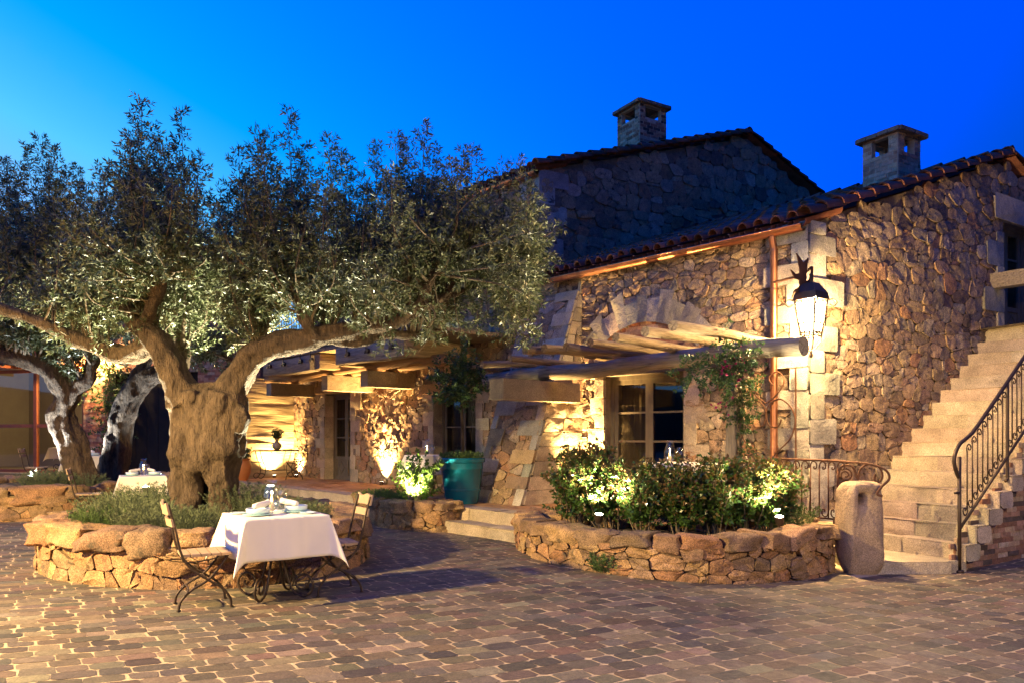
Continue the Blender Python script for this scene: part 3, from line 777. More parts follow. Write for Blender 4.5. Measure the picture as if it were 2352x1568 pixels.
def put(o, M, parent):
    o.parent = parent; o.matrix_parent_inverse = Matrix.Translation(-Vector(parent['_w'])); o.matrix_basis = M; return o
BZ = 3.12
for (a, b) in ((7.05, 9.45), (10.57, 13.0)):
    o, M = beam('fascia_beam', front(a, BZ - (0 if a < 9 else .03), 1.55), front(b, BZ - (0 if a < 9 else .03), 1.55), .26, .34, WOODG); put(o, M, balc)
    for x in (.5, 1.25, 2.1, 2.6)[:3 if a < 9 else 4]:
        mb = MB(); pa = b - x if a < 9 else b - x + .1
        mb.tube(bez([front(pa, BZ + .22, 1.71), front(pa, BZ + .02, 1.72), front(pa - .03, BZ - .03, 1.76), front(pa - .07, BZ + .02, 1.77)], 4), .013, 6)
        mb.tube([front(pa - .06, BZ + .02, 1.69), front(pa - .06, BZ + .02, 1.74)], .05, 10); mb.build('hook', IRON, balc)
for p in (6.95, 9.3, 10.38, 12.85):
    o, M = beam('cross_beam', front(p, BZ - .02, 1.62 if p > 7 else 1.75), front(p, BZ - .02, -.1), .24, .32, WOOD); put(o, M, balc)
for (d, a, b) in ((1.05, 6.4, 10.6), (.55, 6.4, 11.0), (1.0, 10.3, 14.3), (.5, 10.4, 14.4)):
    o, M = beam('log_joist', front(a, 2.93, d), front(b, 2.93, d), .18, .17, LOGB, .03, 14, True); put(o, M, balc)
bar(balc, 'deck', front(5.75, 3.33, .7), front(14.2, 3.33, .7), 1.9, .07, WOOD)
mb = MB()
for d in (1.60,): mb.tube([front(5.76, 3.42, d), front(14.2, 3.42, d)], .016, 6); mb.tube([front(5.76, 4.35, d), front(14.2, 4.35, d)], .02, 6)
p = 5.8
while p < 14:
    mb.tube([front(p, 3.40, 1.6), front(p, 4.35, 1.6)], .009, 5)
    if int(p * 8) % 2 == 0: mb.tube(spiral(front(p, 3.52, 1.6), A_, Z_, .05, .015, 0, 3.4 * PI, 16), .007, 4); mb.tube(spiral(front(p + .06, 3.9, 1.6), A_, Z_, .12, .12, 0, 2 * PI, 14), .006, 4)
    p += .13
mb.build('balcony_railing', IRON, balc, smooth=True)

# ------------------------------------------------------------------ pergola over the french window
perg = thing('pergola', 'log pergola of one thick round beam and thin rafters before the arched window', 'pergola', front(2.6, TZ, 1.0))
La, Lb = Vector((3.40, 8.74, 2.50)), Vector((-.50, 13.55, 2.47))
o, M = beam('log_beam', La, Lb, .235, .235, WOODG, .02, 26, True); put(o, M, perg)
RA = [(1546, 754), (1480, 766.6), (1413, 781), (1357, 792), (1303, 795), (1248, 803), (1204, 806)]
for (u, v) in RA:
    a = at(u, v, FPX * 1.2 / (HV - v)); a.z = 2.67 + R.uniform(-.015, .015)
    o, M = beam('rafter', a, a + N_ * 2.62 + Vector((0, 0, R.uniform(-.03, .0))), .125, .12, WOOD, .035, 12, True); put(o, M, perg)
for k in range(3):
    a = Vector((-.35 - .42 * k, 11.35 + .5 * k, 2.64)); o, M = beam('rafter', a + N_ * .4, a + N_ * 2.0, .11, .11, WOOD, .035, 10, True); put(o, M, perg)
o, M = beam('post', Vector((2.80, 9.47, TZ)), Vector((2.80, 9.46, 2.42)), .15, .15, WOODG, .03, 10, True); put(o, M, perg)

# ------------------------------------------------------------------ brick house on the left
FO = Vector((-7.0, 20.6, 0)); FL = Vector((-8.8, 2.4, 0)).normalized(); FN = Vector((-FL.y, FL.x, 0)); FN = FN if FN.y > 0 else -FN
def left(p, z, d=0): return FO + FL * p - FN * d + Z_ * z
bh = thing('brick_house', 'brick house on the left with tall red framed glass doors and a dark barn door', 'house', FO)
lh = [(1.9, 4.95, TZ, 3.3), (5.85, 13.5, TZ, 3.5), (6.2, 13.1, 3.9, 6.2)]
mb = MB(); backing(mb, left, -.1, 16.5, .0, lambda p: 6.8, lh)
courses(mb, left, -.1, 1.9, .3, 6.8, .24, .072, .012, PALB, lh); courses(mb, left, 1.9, 5.85, .3, 6.8, .24, .072, .012, PALB, lh); courses(mb, left, 5.85, 9, 3.5, 6.8, .26, .075, .012, PALB, lh)
mb.build('wall', [BMORT, BRICK], bh, smooth=True, sharp=40)
mb = MB()
for i in range(8): mb.hexa([left(1.9 + .39 * i, TZ, -.3), left(2.28 + .39 * i, TZ, -.3), left(2.28 + .39 * i, 3.3, -.3), left(1.9 + .39 * i, 3.3, -.3)], [left(1.9 + .39 * i, TZ, -.26), left(2.28 + .39 * i, TZ, -.26), left(2.28 + .39 * i, 3.3, -.26), left(1.9 + .39 * i, 3.3, -.26)])
mb.build('barn_door', DARKW, bh)
gd = None
mb = MB()
for x in (5.9, 7.72, 9.9, 13.45):
    mb.hexa([left(x - .06, TZ, -.16), left(x + .06, TZ, -.16), left(x + .06, 3.5, -.16), left(x - .06, 3.5, -.16)], [left(x - .06, TZ, -.06), left(x + .06, TZ, -.06), left(x + .06, 3.5, -.06), left(x - .06, 3.5, -.06)])
for z in (TZ + .06, 1.78, 3.44):
    mb.hexa([left(5.9, z - .05, -.15), left(13.5, z - .05, -.15), left(13.5, z + .05, -.15), left(5.9, z + .05, -.15)], [left(5.9, z - .05, -.07), left(13.5, z - .05, -.07), left(13.5, z + .05, -.07), left(5.9, z + .05, -.07)])
for x in (6.25, 7.72, 9.9, 13.05):
    mb.hexa([left(x - .05, 3.9, -.16), left(x + .05, 3.9, -.16), left(x + .05, 6.2, -.16), left(x - .05, 6.2, -.16)], [left(x - .05, 3.9, -.07), left(x + .05, 3.9, -.07), left(x + .05, 6.2, -.07), left(x - .05, 6.2, -.07)])
gdoor = mb.build('glass_door_frame', REDFRAME, bh)
for (a, b, c, d) in ((5.96, 7.66, TZ + .1, 3.4), (7.78, 9.84, TZ + .1, 3.4), (9.96, 13.4, TZ + .1, 3.4), (6.3, 7.67, 3.9, 6.2), (7.77, 9.85, 3.9, 6.2), (9.95, 13.0, 3.9, 6.2)):
    g = MB(); g.add([left(a, c, -.11), left(b, c, -.11), left(b, d, -.11), left(a, d, -.11)], [(0, 1, 2, 3)]); g.build('pane', PANE, gdoor)
mb = MB(); a, b, c, d, e = 5.6, 14, TZ - .02, 6.5, -5.5
mb.add([left(a, c, -.46), left(b, c, -.46), left(b, d, -.46), left(a, d, -.46), left(a, c, e), left(b, c, e), left(b, d, e), left(a, d, e)], [(4, 5, 6, 7), (0, 1, 5, 4), (1, 2, 6, 5), (2, 3, 7, 6), (3, 0, 4, 7)])
mb.build('room', PLAST, bh)
mb = MB(); mb.add([left(-.6, 6.75, .35), left(17, 6.75, .35), left(17, 8.4, -4.5), left(-.6, 8.4, -4.5)], [(0, 1, 2, 3)], 0, (.3, .12, .07))
for i in range(60): tile_tube(mb, left(-.4 + i * .28, 7.1, -.7), left(-.4 + i * .28, 6.8, .4), .09, .11, Z_, pick(PALR))
mb.build('roof', ROOF, bh, smooth=True, sharp=45)
# reed canopy over the glass doors
can = thing('reed_canopy', 'slatted canopy of thin poles projecting over the red framed glass doors', 'canopy', left(10, 3.5, .6))
for i in range(7):
    o, M = beam('pole', left(5.6, 3.62 + .02 * (i % 2), .12 + .22 * i), left(14.5, 3.62 + .02 * (i % 2), .12 + .22 * i), .07, .07, LOGB, .03, 16, True); put(o, M, can)
for p in (5.9, 8.2, 10.6, 13): bar(can, 'bracket', left(p, 3.55, 0), left(p, 3.52, 1.6), .08, .1, REDFRAME)
# boarded wall at the end of the terrace
C0 = front(14.75, 0, 0)
def plank_map(x, z, d=0): return C0 - N_ * x + Z_ * z + A_ * (-.02 - d)
bw = thing('boarded_wall', 'wall of wide pale horizontal boards glowing from the uplight at the end of the terrace', 'wall', C0)
mb = MB(); z = TZ
while z < 2.95:
    h_ = R.choice((.2, .24, .28, .31)); h_ = min(h_, 3.0 - z)
    stone(mb, plank_map, [(-.1, z), (1.32, z), (1.32, z + h_), (-.1, z + h_)], .035, .010, 0, (1, 1, 1), top=.97, rnd=.01, rough=.002, base=-.05); z += h_
mb.build('board', PLANK, bw, smooth=True, sharp=35)

# ------------------------------------------------------------------ outside staircase
stair = thing('stone_staircase', 'outside granite staircase climbing the gable wall over a brick flank to the upper door', 'staircase', side(.6, -.1, 1.0))
def sline(i): return 1.797 + (i - 8) * .2183                     # s-parameter of riser i on the wall line
for i in range(1, 18):
    s = sline(i) * 1.1662; s1 = sline(i + 1) * 1.1662 + .03; z1 = 3.134 - .196 * (17 - i); z0 = z1 - .205
    if i == 17: s1 = 8.2
    wd = 1.72; mb = MB(); q0 = -.02
    if i == 1:
        F = [Vector((3.95, 8.62, 0)), Vector((5.02, 8.66, 0)), side(s1, 0, wd), side(s1, 0, .0), side(.1, 0, .1)]
        mb.hexa([v + Z_ * -.2 for v in F], [v + Z_ * (z1 + .012) for v in F], 0, pick(GRW))
        stone(mb, lambda a, b, d: Vector((3.95 + a, 8.62 + a * .04 - d, b)), [(0, -.16), (1.07, -.16), (1.07, z1), (0, z1)], .03, .003, 0, pick(GRW), top=.94, rnd=.05, rough=.004)
    else:
        L = [(q0, wd * R.uniform(.35, .62)), (0, wd)]; L = [(q0, L[0][1]), (L[0][1], wd)]
        for (a, b) in L:
            c = pick(GRW, .09)
            stone(mb, (lambda s: lambda x, z, d: side(s - d, z, x))(s), [(a, z0), (b, z0), (b, z1), (a, z1)], .028, .004, 0, c, top=.93, rnd=.06, rough=.006, base=-.06)
            stone(mb, (lambda z1: lambda x, y, d: side(y, z1 - .014 + d, x))(z1), [(a, s - .02), (b, s - .02), (b, s1), (a, s1)], .014, .002, 0, c, top=.95, rnd=.03, rough=.001)
        # end of the block seen from the yard
        stone(mb, (lambda s: lambda x, z, d: side(x, z, wd - .02 + d))(s), [(s - .02, z0), (min(s1, s + .30), z0), (min(s1, s + .30), z1), (s - .02, z1)], .05, .003, 0, pick(GRW, .08), top=.86, rnd=.14, rough=.008)
    mb.build('step', GRANITE, stair, smooth=True, sharp=45)
mb = MB(); fb = lambda q, z, d=0: side(q, z, 1.62 + d)
def under(q): return 3.134 - .196 * (17 - (8 + (q / 1.1662 - 1.797) / .2183)) - .02
backing(mb, fb, .25, 8.2, -.5, lambda q: max(-.4, min(under(q) - .1, 2.9)), mi=0)
courses(mb, fb, .3, 8.2, -.3, 2.9, .24, .062, .016, PALBC, mi=1, gap=.004, ztop=lambda q: under(q) - .03)
mb.build('brick_flank', [BMORT, BRICK], stair, smooth=True, sharp=40)

rail = thing('stair_railing', 'curving wrought iron handrail with scrolled balusters rising along the outer edge of the staircase', 'railing', side(.5, -.12, 1.68))
rq = lambda s, z, d=0: side(s * 1.1662, z, 1.70 + d)
zu = lambda s: 1.585 + .93 * (s - .76); zl = lambda s: .41 + .90 * (s - .46)
mb = MB(); mb.tube(bez([rq(.40, .98), rq(.34, 1.10), rq(.33, 1.22), rq(.42, 1.36), rq(.56, 1.44), rq(.76, zu(.76)), rq(1.6, zu(1.6)), rq(2.6, zu(2.6))], 6), .022, 8); mb.build('handrail', IRON, rail, smooth=True)
mb = MB(); mb.tube([rq(.43, zl(.43)), rq(2.6, zl(2.6))], .017, 8); mb.build('bottom_rail', IRON, rail, smooth=True)
mb = MB(); mb.tube([rq(.42, -.14), rq(.42, 1.22)], .021, 8); mb.tube([rq(.34, .80), rq(.42, .80)], .016, 8); mb.tube([rq(.42, -.13), rq(.42, -.10)], [.05, .045], 10); mb.build('newel_post', IRON, rail, smooth=True)
s = .56; i = 0
while s < 2.5:
    thick = i % 9 == 8; a, b = zl(s), zu(s); mb = MB(); e = M_
    if thick:
        mb.tube(bez([rq(s - .04, a - .30), rq(s + .0, a - .27), rq(s, a - .1), rq(s, b)], 5), .02, 8)
    else:
        mb.tube([rq(s, a + .12), rq(s, b - .12)], .0085, 6)
        mb.tube(bez([rq(s, b - .13), rq(s - .005, b - .07), rq(s + .03, b - .035), rq(s + .065, b - .06), rq(s + .06, b - .10), rq(s + .025, b - .10), rq(s + .03, b - .075)], 3), .008, 5)
        mb.tube(bez([rq(s, a + .13), rq(s + .005, a + .07), rq(s - .03, a + .03), rq(s - .07, a + .06), rq(s - .065, a + .11), rq(s - .025, a + .11), rq(s - .03, a + .08)], 3), .008, 5)
    mb.build('baluster', IRON, rail, smooth=True); s += .098; i += 1

# ------------------------------------------------------------------ standing stone with a hole
so = thing('standing_stone', 'upright weathered granite slab with a round hole at the foot of the staircase', 'stone', (4.03, 8.66, -.11))
mb = MB(); hz = .74; nseg = 28; c0 = Vector((4.03, 8.66, 0)); hx = -.09; SE = Vector((.97, .24, 0)); SN = Vector((.24, -.97, 0))
def outl(a):   # silhouette of the slab as a superellipse, hole centre as pole
    sg = lambda t, e: math.copysign(abs(t) ** e, t)
    x = sg(math.cos(a), .42) * .255; z = sg(math.sin(a), .5)
    zz = hz + (z * .20 if z > 0 else z * (hz + .2)); x *= 1 - .14 * max(0, z) + .03 * math.sin(zz * 5)
    return x, zz
rings = []
for (t, y, hole) in ((0, .16, 1), (.0, -.06, 1), (.05, -.12, 0), (.3, -.135, 0), (.6, -.15, 0), (.85, -.14, 0), (1, -.07, 0), (1.02, .06, 0), (.95, .16, 0), (.5, .2, 0), (0, .2, 1)):
    rg = []
    for k in range(nseg):
        a = 2 * PI * k / nseg; ox, oz = outl(a); r = .062
        bx, bz = hx + math.cos(a) * r * .8, hz + .0 + math.sin(a) * r
        x = bx + (ox - bx) * t; z = bz + (oz - bz) * t
        q = mnoise.noise(Vector((x * 5, z * 4, y * 5))) * .04 + mnoise.noise(Vector((x * 14, z * 12, y * 14))) * .018
        rg.append(c0 + SE * (x + q) + SN * (-y + q * 1.2) + Z_ * z)
    rings.append(rg)
vs = [p for r in rings for p in r]
mb.add(vs, [(i * nseg + k, i * nseg + (k + 1) % nseg, (i + 1) * nseg + (k + 1) % nseg, (i + 1) * nseg + k) for i in range(len(rings) - 1) for k in range(nseg)], 0, (.36, .27, .19))
o = mb.build('slab', GRANITE, so, smooth=True); sd = o.modifiers.new('s', 'SUBSURF'); sd.levels = 1; sd.render_levels = 1
# terrace railing that ends in a scroll over the standing stone
tr = thing('terrace_railing', 'low iron railing with scroll tops between the copper pipe and the standing stone', 'railing', (3.6, 9.2, .4))
Ta, Tb = Vector((3.38, 9.62, 0)), Vector((3.86, 8.88, 0)); te = (Tb - Ta).normalized(); TL = (Tb - Ta).length
tp = lambda x, z: Ta + te * x + Z_ * z
mb = MB(); mb.tube(bez([tp(0, 1.17), tp(TL, 1.165)], 3) + bez([Vector((3.94, 8.72, 1.155)), Vector((4.08, 8.56, 1.14)), Vector((4.20, 8.44, 1.08)), Vector((4.23, 8.41, .98)), Vector((4.15, 8.42, .89)), Vector((4.10, 8.42, .81)), Vector((4.15, 8.40, .785))], 6), .014, 8); mb.build('top_rail', RUST, tr, smooth=True)
mb = MB(); mb.tube([tp(.05, .47), tp(TL, .47)], .012, 6); mb.tube([tp(TL - .05, .47), tp(TL - .05, .30)], .014, 6); mb.build('bottom_rail', RUST, tr, smooth=True)
for i in range(8):
    x = .02 + TL * i / 7.2; mb = MB(); mb.tube([tp(x, .47), tp(x, 1.1)], .009, 6)
    mb.tube(bez([tp(x, 1.06), tp(x + .01, 1.13), tp(x + .05, 1.15), tp(x + .085, 1.12), tp(x + .08, 1.07), tp(x + .05, 1.06), tp(x + .05, 1.09)], 3), .008, 5)
    mb.tube(bez([tp(x, .58), tp(x - .01, .51), tp(x - .05, .49), tp(x - .085, .52), tp(x - .08, .57), tp(x - .05, .58), tp(x - .05, .55)], 3), .008, 5)
    mb.build('baluster', RUST, tr, smooth=True)
mb = MB()
h = lambda a, b, z: Vector((3.86 + a * .44, 8.88 - a * .27, z)) + W_ * b
mb.tube(bez([h(0, 0, .62), h(0, 0, .95), h(.08, .0, 1.10), h(.3, 0, 1.10), h(.40, 0, .98), h(.40, .05, .88), h(.32, .16, .83), h(.31, .17, .72)], 5), .013, 7)
mb.tube(spiral(h(.16, 0, 1.0), (.85, -.52, 0), Z_, .075, .02, PI * .5, -2.6 * PI, 24), .009, 5)
mb.tube(bez([h(.42, 0, .92), h(.46, 0, 1.06), h(.62, 0, 1.13), h(.85, 0, 1.10), h(.92, 0, 1.0), h(.86, 0, .93), h(.76, 0, .95), h(.78, 0, 1.02)], 5), .012, 7)
mb.build('scroll', RUST, tr, smooth=True)
# ornamental trellis against the wall around the downpipe
tl = thing('iron_trellis', 'rusty wrought iron trellis of large S-scrolls standing against the wall by the copper downpipe', 'trellis', front(.6, TZ, .2))
t2 = lambda x, z: front(.98 - x, z, .2)
mb = MB(); mb.tube([t2(.92, TZ), t2(.92, 2.35)], .012, 6); mb.tube([t2(.12, TZ), t2(.12, 1.3)], .010, 6); mb.build('upright', RUST, tl)
for flip in (0, 1):
    X = (lambda x: .92 - (x if flip else .92 - x) * 1.0) if flip else (lambda x: x)
    mb = MB()
    for pts in ([(.45, .95), (.34, 1.2), (.10, 1.45), (.06, 1.75), (.25, 1.95), (.44, 1.85), (.43, 1.62), (.30, 1.58), (.24, 1.68)], [(.46, 1.9), (.30, 2.02), (.20, 2.2), (.30, 2.32), (.42, 2.24), (.36, 2.14)], [(.45, .95), (.30, 1.05), (.14, 1.02), (.10, .92), (.2, .86)]):
        mb.tube(bez([t2(.04 + (x if not flip else .92 - x), z) for x, z in pts], 7), .011, 6)
    mb.build('scroll', RUST, tl, smooth=True)

# ------------------------------------------------------------------ lantern on the corner
LP = Vector((3.70, 9.28, 0)); LZ0 = 2.69
lan = thing('wall_lantern', 'burning wrought iron lantern with tapered glass hung on the house corner', 'lantern', (LP.x, LP.y, LZ0))
le = Vector((.80, .6, 0)).normalized(); lf = Vector((-.6, .8, 0)).normalized()
def lq(x, y, z): return LP + le * x + lf * y + Z_ * (LZ0 + z)
mb = MB(); B = .085; Tp = .135; H = .43
crn = [(-1, -1), (1, -1), (1, 1), (-1, 1)]
for (x, y) in crn: mb.tube([lq(x * B, y * B, 0), lq(x * Tp, y * Tp, H)], .014, 5)
for i in range(4):
    (x, y), (X, Y) = crn[i], crn[(i + 1) % 4]
    for z, r in ((0, B), (.045, B + .007), (H * .36, B + (Tp - B) * .36), (H, Tp)): mb.tube([lq(x * r, y * r, z), lq(X * r, Y * r, z)], .009, 5)
    for t in (.33, .67):
        mb.tube([lq((x + (X - x) * t) * B, (y + (Y - y) * t) * B, 0), lq((x + (X - x) * t) * Tp, (y + (Y - y) * t) * Tp, H)], .009, 4)
    for t in (.2, .4, .6, .8): mb.tube(spiral(lq((x + (X - x) * t) * B, (y + (Y - y) * t) * B, .022), (le if y == Y else lf), Z_, .018, .018, 0, 2 * PI, 8), .005, 4)
    mb.tube(bez([lq(x * Tp, y * Tp, H), lq(x * (Tp + .05), y * (Tp + .05), H + .02), lq(x * (Tp + .08), y * (Tp + .08), H - .03), lq(x * (Tp + .05), y * (Tp + .05), H - .07), lq(x * (Tp + .02), y * (Tp + .02), H - .04)], 4), .008, 5)
    mb.tube(bez([lq(x * B, y * B, 0), lq(x * B * .95, y * B * .95, -.06), lq(x * .03, y * .03, -.16), lq(0, 0, -.18)], 5), .008, 5)
mb.lathe([(0, 0), (.02, .01), (.028, .04), (.012, .07), (.02, .085), (0, .10)], lq(0, 0, -.27), 10); mb.build('frame', IRON, lan, smooth=True)
mb = MB(); r = Tp + .022
q = [lq(x * r, y * r, H + .012) for x, y in crn]; t1 = [lq(x * r * .9, y * r * .9, H + .10) for x, y in crn]; t2_ = [lq(x * .07, y * .07, H + .22) for x, y in crn]
mb.hexa(q, t1); mb.hexa([p + Z_ * .001 for p in t1], t2_); mb.tube([lq(0, 0, H + .2), lq(0, 0, H + .34)], .022, 8); mb.build('cap', IRON, lan)
mb = MB(); g = .94
for i in range(4):
    (x, y), (X, Y) = crn[i], crn[(i + 1) % 4]
    mb.add([lq(x * B * g, y * B * g, .05), lq(X * B * g, Y * B * g, .05), lq(X * Tp * g, Y * Tp * g, H - .02), lq(x * Tp * g, y * Tp * g, H - .02)], [(0, 1, 2, 3)])
mb.build('glass_pane', GLOWPANE, lan)
mb = MB(); mb.lathe([(0, .12), (.045, .15), (.085, .28), (.075, .40), (.03, .46), (0, .47)], lq(0, 0, 0), 14); mb.build('bulb', HOT, lan, smooth=True)
mb = MB()   # bracket: iron plate with pointed flames, and the arm
pl = lambda x, z: lq(x, .10, z)
for poly in ([(-.09, .24), (.05, .24), (.05, .80), (.10, 1.0), (-.01, .92), (-.16, 1.02), (-.09, .84)], [(-.09, .62), (-.20, .56), (-.26, .45), (-.20, .52), (-.09, .54)], [(-.09, .70), (-.2, .70), (-.28, .80), (-.19, .76), (-.09, .78)], [(.05, .56), (.14, .66), (.20, .80), (.11, .72), (.05, .70)]):
    mb.hexa([pl(x, z) - lf * .008 for x, z in poly], [pl(x, z) + lf * .008 for x, z in poly])
mb.tube(bez([lq(0, 0, .82), lq(.06, .04, .86), lq(.10, .2, .80), lq(.14, .62, .78)], 5), .016, 6); mb.tube([lq(.02, .0, .86), lq(.02, 0, .36)], .018, 6)
mb.tube(bez([lq(.02, 0, .42), lq(.10, 0, .48), lq(.13, 0, .42), lq(.09, 0, .36), lq(.16, 0, .30), lq(.20, 0, .36)], 5), .010, 5)
mb.build('bracket', RUST, lan)

# ------------------------------------------------------------------ stone planters
def planter(label, poly, zt, loc, capw=.42, caph=.2, sw=.26, sh=.15, pal=PALP, skip=None, group='raised dry stone planters', capd=.36):
    t = thing('stone_planter', label, 'planter', loc, group)
    ar = sum(poly[i - 1][0] * poly[i][1] - poly[i][0] * poly[i - 1][1] for i in range(len(poly)))
    pts = poly if ar > 0 else poly[::-1]           # CCW -> outside on the right hand
    f, L, C = outline_map(pts, True, None, .05)
    mb = MB(); n = 90
    wall = [f(L * i / n, z, -.03) for z in (-.3, zt - .08) for i in range(n)]; mb.add(wall, [(i, (i + 1) % n, n + (i + 1) % n, n + i) for i in range(n)], 0)
    rubble(mb, f, .02, L - .02, -.2, zt - caph * .55, None, [], sw=sw, sh=sh, h=.055, pal=pal, gap=.007, rnd=.13, top=.93, rough=.02)
    p = 0
    while p < L - .1:
        w = capw * R.uniform(.65, 1.35); h_ = caph * R.uniform(.75, 1.3)
        a = f(p + w / 2, zt - h_ * .42, -.10); b = f(p + w / 2 + .05, zt, -.10); d = b - a
        boulder(mb, a, (w * 1.0, capd * R.uniform(.85, 1.15), h_), math.atan2(d.y, d.x), 1, pick(pal)); p += w * 1.0
    mb.build('wall', [MORTAR, STONE], t, smooth=True, sharp=60)
    s = MB(); s.add([Vector((p.x, p.y, zt - .10)) for p in C[:-1]], [tuple(range(len(C) - 1))]); s.build('soil', SOIL, t)
    return t
planter('big round warm lit planter of rough stones holding the largest olive tree in front', BED1, .54, (-3.6, 9.0, 0), .50, .22, .25, .13, capd=.40)
planter('round stone planter further back at the left edge under the two leaning olive trees', BED2, .56, (-9, 15.5, 0), .6, .26, .29, .17)
planter('small low stone planter beside the terrace step and the teal pot', BED3, .44, (-1.8, 12.4, 0), .34, .17, .22, .19, PALP)
planter('curved stone planter with rounded cap boulders holding the hedge under the arched window', BED4, .43, (2, 8.7, 0), .40, .19, .23, .135, PALP)

# ------------------------------------------------------------------ leaves
rng = np.random.default_rng(11)
def unit(a): return a / np.maximum(np.linalg.norm(a, axis=1, keepdims=True), 1e-9)
def leaf_arrays(P, D, L, W, up=.35):
    """pointed leaf quads: base, two flanks, tip"""
    n = len(P); D = unit(D); r = rng.normal(size=(n, 3)); r[:, 2] += up
    S = unit(np.cross(D, r)); Nn = np.cross(S, D)
    L = L * rng.uniform(.7, 1.25, (n, 1)); W = W * rng.uniform(.8, 1.2, (n, 1))
    V = np.stack([P, P + D * L * .5 + S * W * .5 + Nn * W * .12, P + D * L - Nn * L * .08, P + D * L * .5 - S * W * .5 + Nn * W * .12], 1)
    return V.reshape(-1, 3)
def leafy(name, parts, mats, parent, stems=None):
    """parts: list of (verts(4n,3), material index); stems: MB sharing the mesh"""
    vs = [v for v, _ in parts]; nq = sum(len(v) for v in vs) // 4
    V = np.concatenate(vs); MI = np.concatenate([np.full(len(v) // 4, k) for v, k in parts])
    sv = np.array(stems.v) if stems and stems.v else np.zeros((0, 3)); sf = stems.f if stems else []
    me = bpy.data.meshes.new(name); tot = len(V) + len(sv)
    me.vertices.add(tot); me.vertices.foreach_set('co', np.concatenate([V, sv]).astype(np.float32).ravel())
    lens = np.concatenate([np.full(nq, 4), np.array([len(f) for f in sf], dtype=int)]).astype(np.int32)
    loops = np.concatenate([np.arange(nq * 4), np.array([i + len(V) for f in sf for i in f], dtype=int)]).astype(np.int32)
    me.loops.add(len(loops)); me.loops.foreach_set('vertex_index', loops)
    me.polygons.add(len(lens)); me.polygons.foreach_set('loop_start', np.concatenate([[0], np.cumsum(lens)[:-1]]).astype(np.int32))
    try: me.polygons.foreach_set('loop_total', lens)
    except Exception: pass
    for m in mats: me.materials.append(m)
    me.polygons.foreach_set('material_index', np.concatenate([MI, np.full(len(sf), len(mats) - 1)]).astype(np.int32))
    me.update(calc_edges=True); me.validate()
    o = bpy.data.objects.new(name, me); col.objects.link(o)
    if parent: o.parent = parent; o.matrix_parent_inverse = Matrix.Translation(-Vector(parent['_w'])) if parent.get('_w') else Matrix.Identity(4)
    return o
def twig_leaves(S, D, Lt, sp, L, W, ang=.9, bend=.25):
    """leaves set in pairs along straight twigs: S start, D direction, Lt length"""
    D = unit(D); out = []
    K = int(max(Lt) / sp) + 1; b = unit(rng.normal(size=S.shape)); b = unit(np.cross(D, b)); c = np.cross(D, b)
    for k in range(1, K + 1):
        m = (Lt >= k * sp * .8); t = (k * sp)
        p = S[m] + D[m] * np.minimum(t, Lt[m])[:, None] + np.array([0, 0, bend]) * (np.minimum(t, Lt[m])[:, None] ** 2)
        a = b[m] if k % 2 else c[m]
        for sgn in (1, -1):
            d = D[m] * math.cos(ang) + a * (sgn * math.sin(ang)) + rng.normal(size=a.shape) * .22
            out.append(leaf_arrays(p, d, L, W))
    end = S + D * Lt[:, None] + np.array([0, 0, bend]) * (Lt[:, None] ** 2); out.append(leaf_arrays(end, D + rng.normal(size=D.shape) * .2, L, W))
    return np.concatenate(out)

def limb(mb, pts, rad, sides=20, seed=0, n=7, dents=()):
    C = bez(pts, n); r = [x * (.9 if seed in (1, 5, 6, 7, 8) else .72 if seed < 20 else .8) for x in lerp_list(rad, len(C))]; up = None; vs = []
    for i, p in enumerate(C):
        t = (C[min(i + 1, len(C) - 1)] - C[max(i - 1, 0)]).normalized()
        if up is None: up = (Vector((0, -1, .01)) - t * Vector((0, -1, .01)).dot(t)).normalized()
        else: up = (up - t * up.dot(t)).normalized()
        sd = t.cross(up)
        for k in range(sides):
            a = 2 * PI * k / sides; ca, sa = math.cos(a), math.sin(a); l = i * .14
            rib = .5 + .5 * math.sin(a * 5 + 2.2 * mnoise.noise(Vector((ca, sa, l * .8 + seed))) + l * .5)
            q = r[i] * (1 - .20 * rib ** 2 + .24 * mnoise.noise(Vector((ca * 1.3 + seed, sa * 1.3, l * 1.1))) + .10 * mnoise.noise(Vector((ca * 3 + seed, sa * 3, l * 3))))
            for (da, dw, i0, i1, dep) in dents:
                if i0 <= i <= i1: q *= 1 - dep * math.exp(-((((a - da + PI) % (2 * PI)) - PI) / dw) ** 2) * math.sin(PI * (i - i0 + .5) / (i1 - i0 + 1))
            vs.append(p + up * (ca * q) + sd * (sa * q))
    m = len(C)
    mb.add(vs, [(i * sides + k, i * sides + (k + 1) % sides, (i + 1) * sides + (k + 1) % sides, (i + 1) * sides + k) for i in range(m - 1) for k in range(sides)] + [tuple(range(sides))[::-1], tuple(range((m - 1) * sides, m * sides))])
    return C

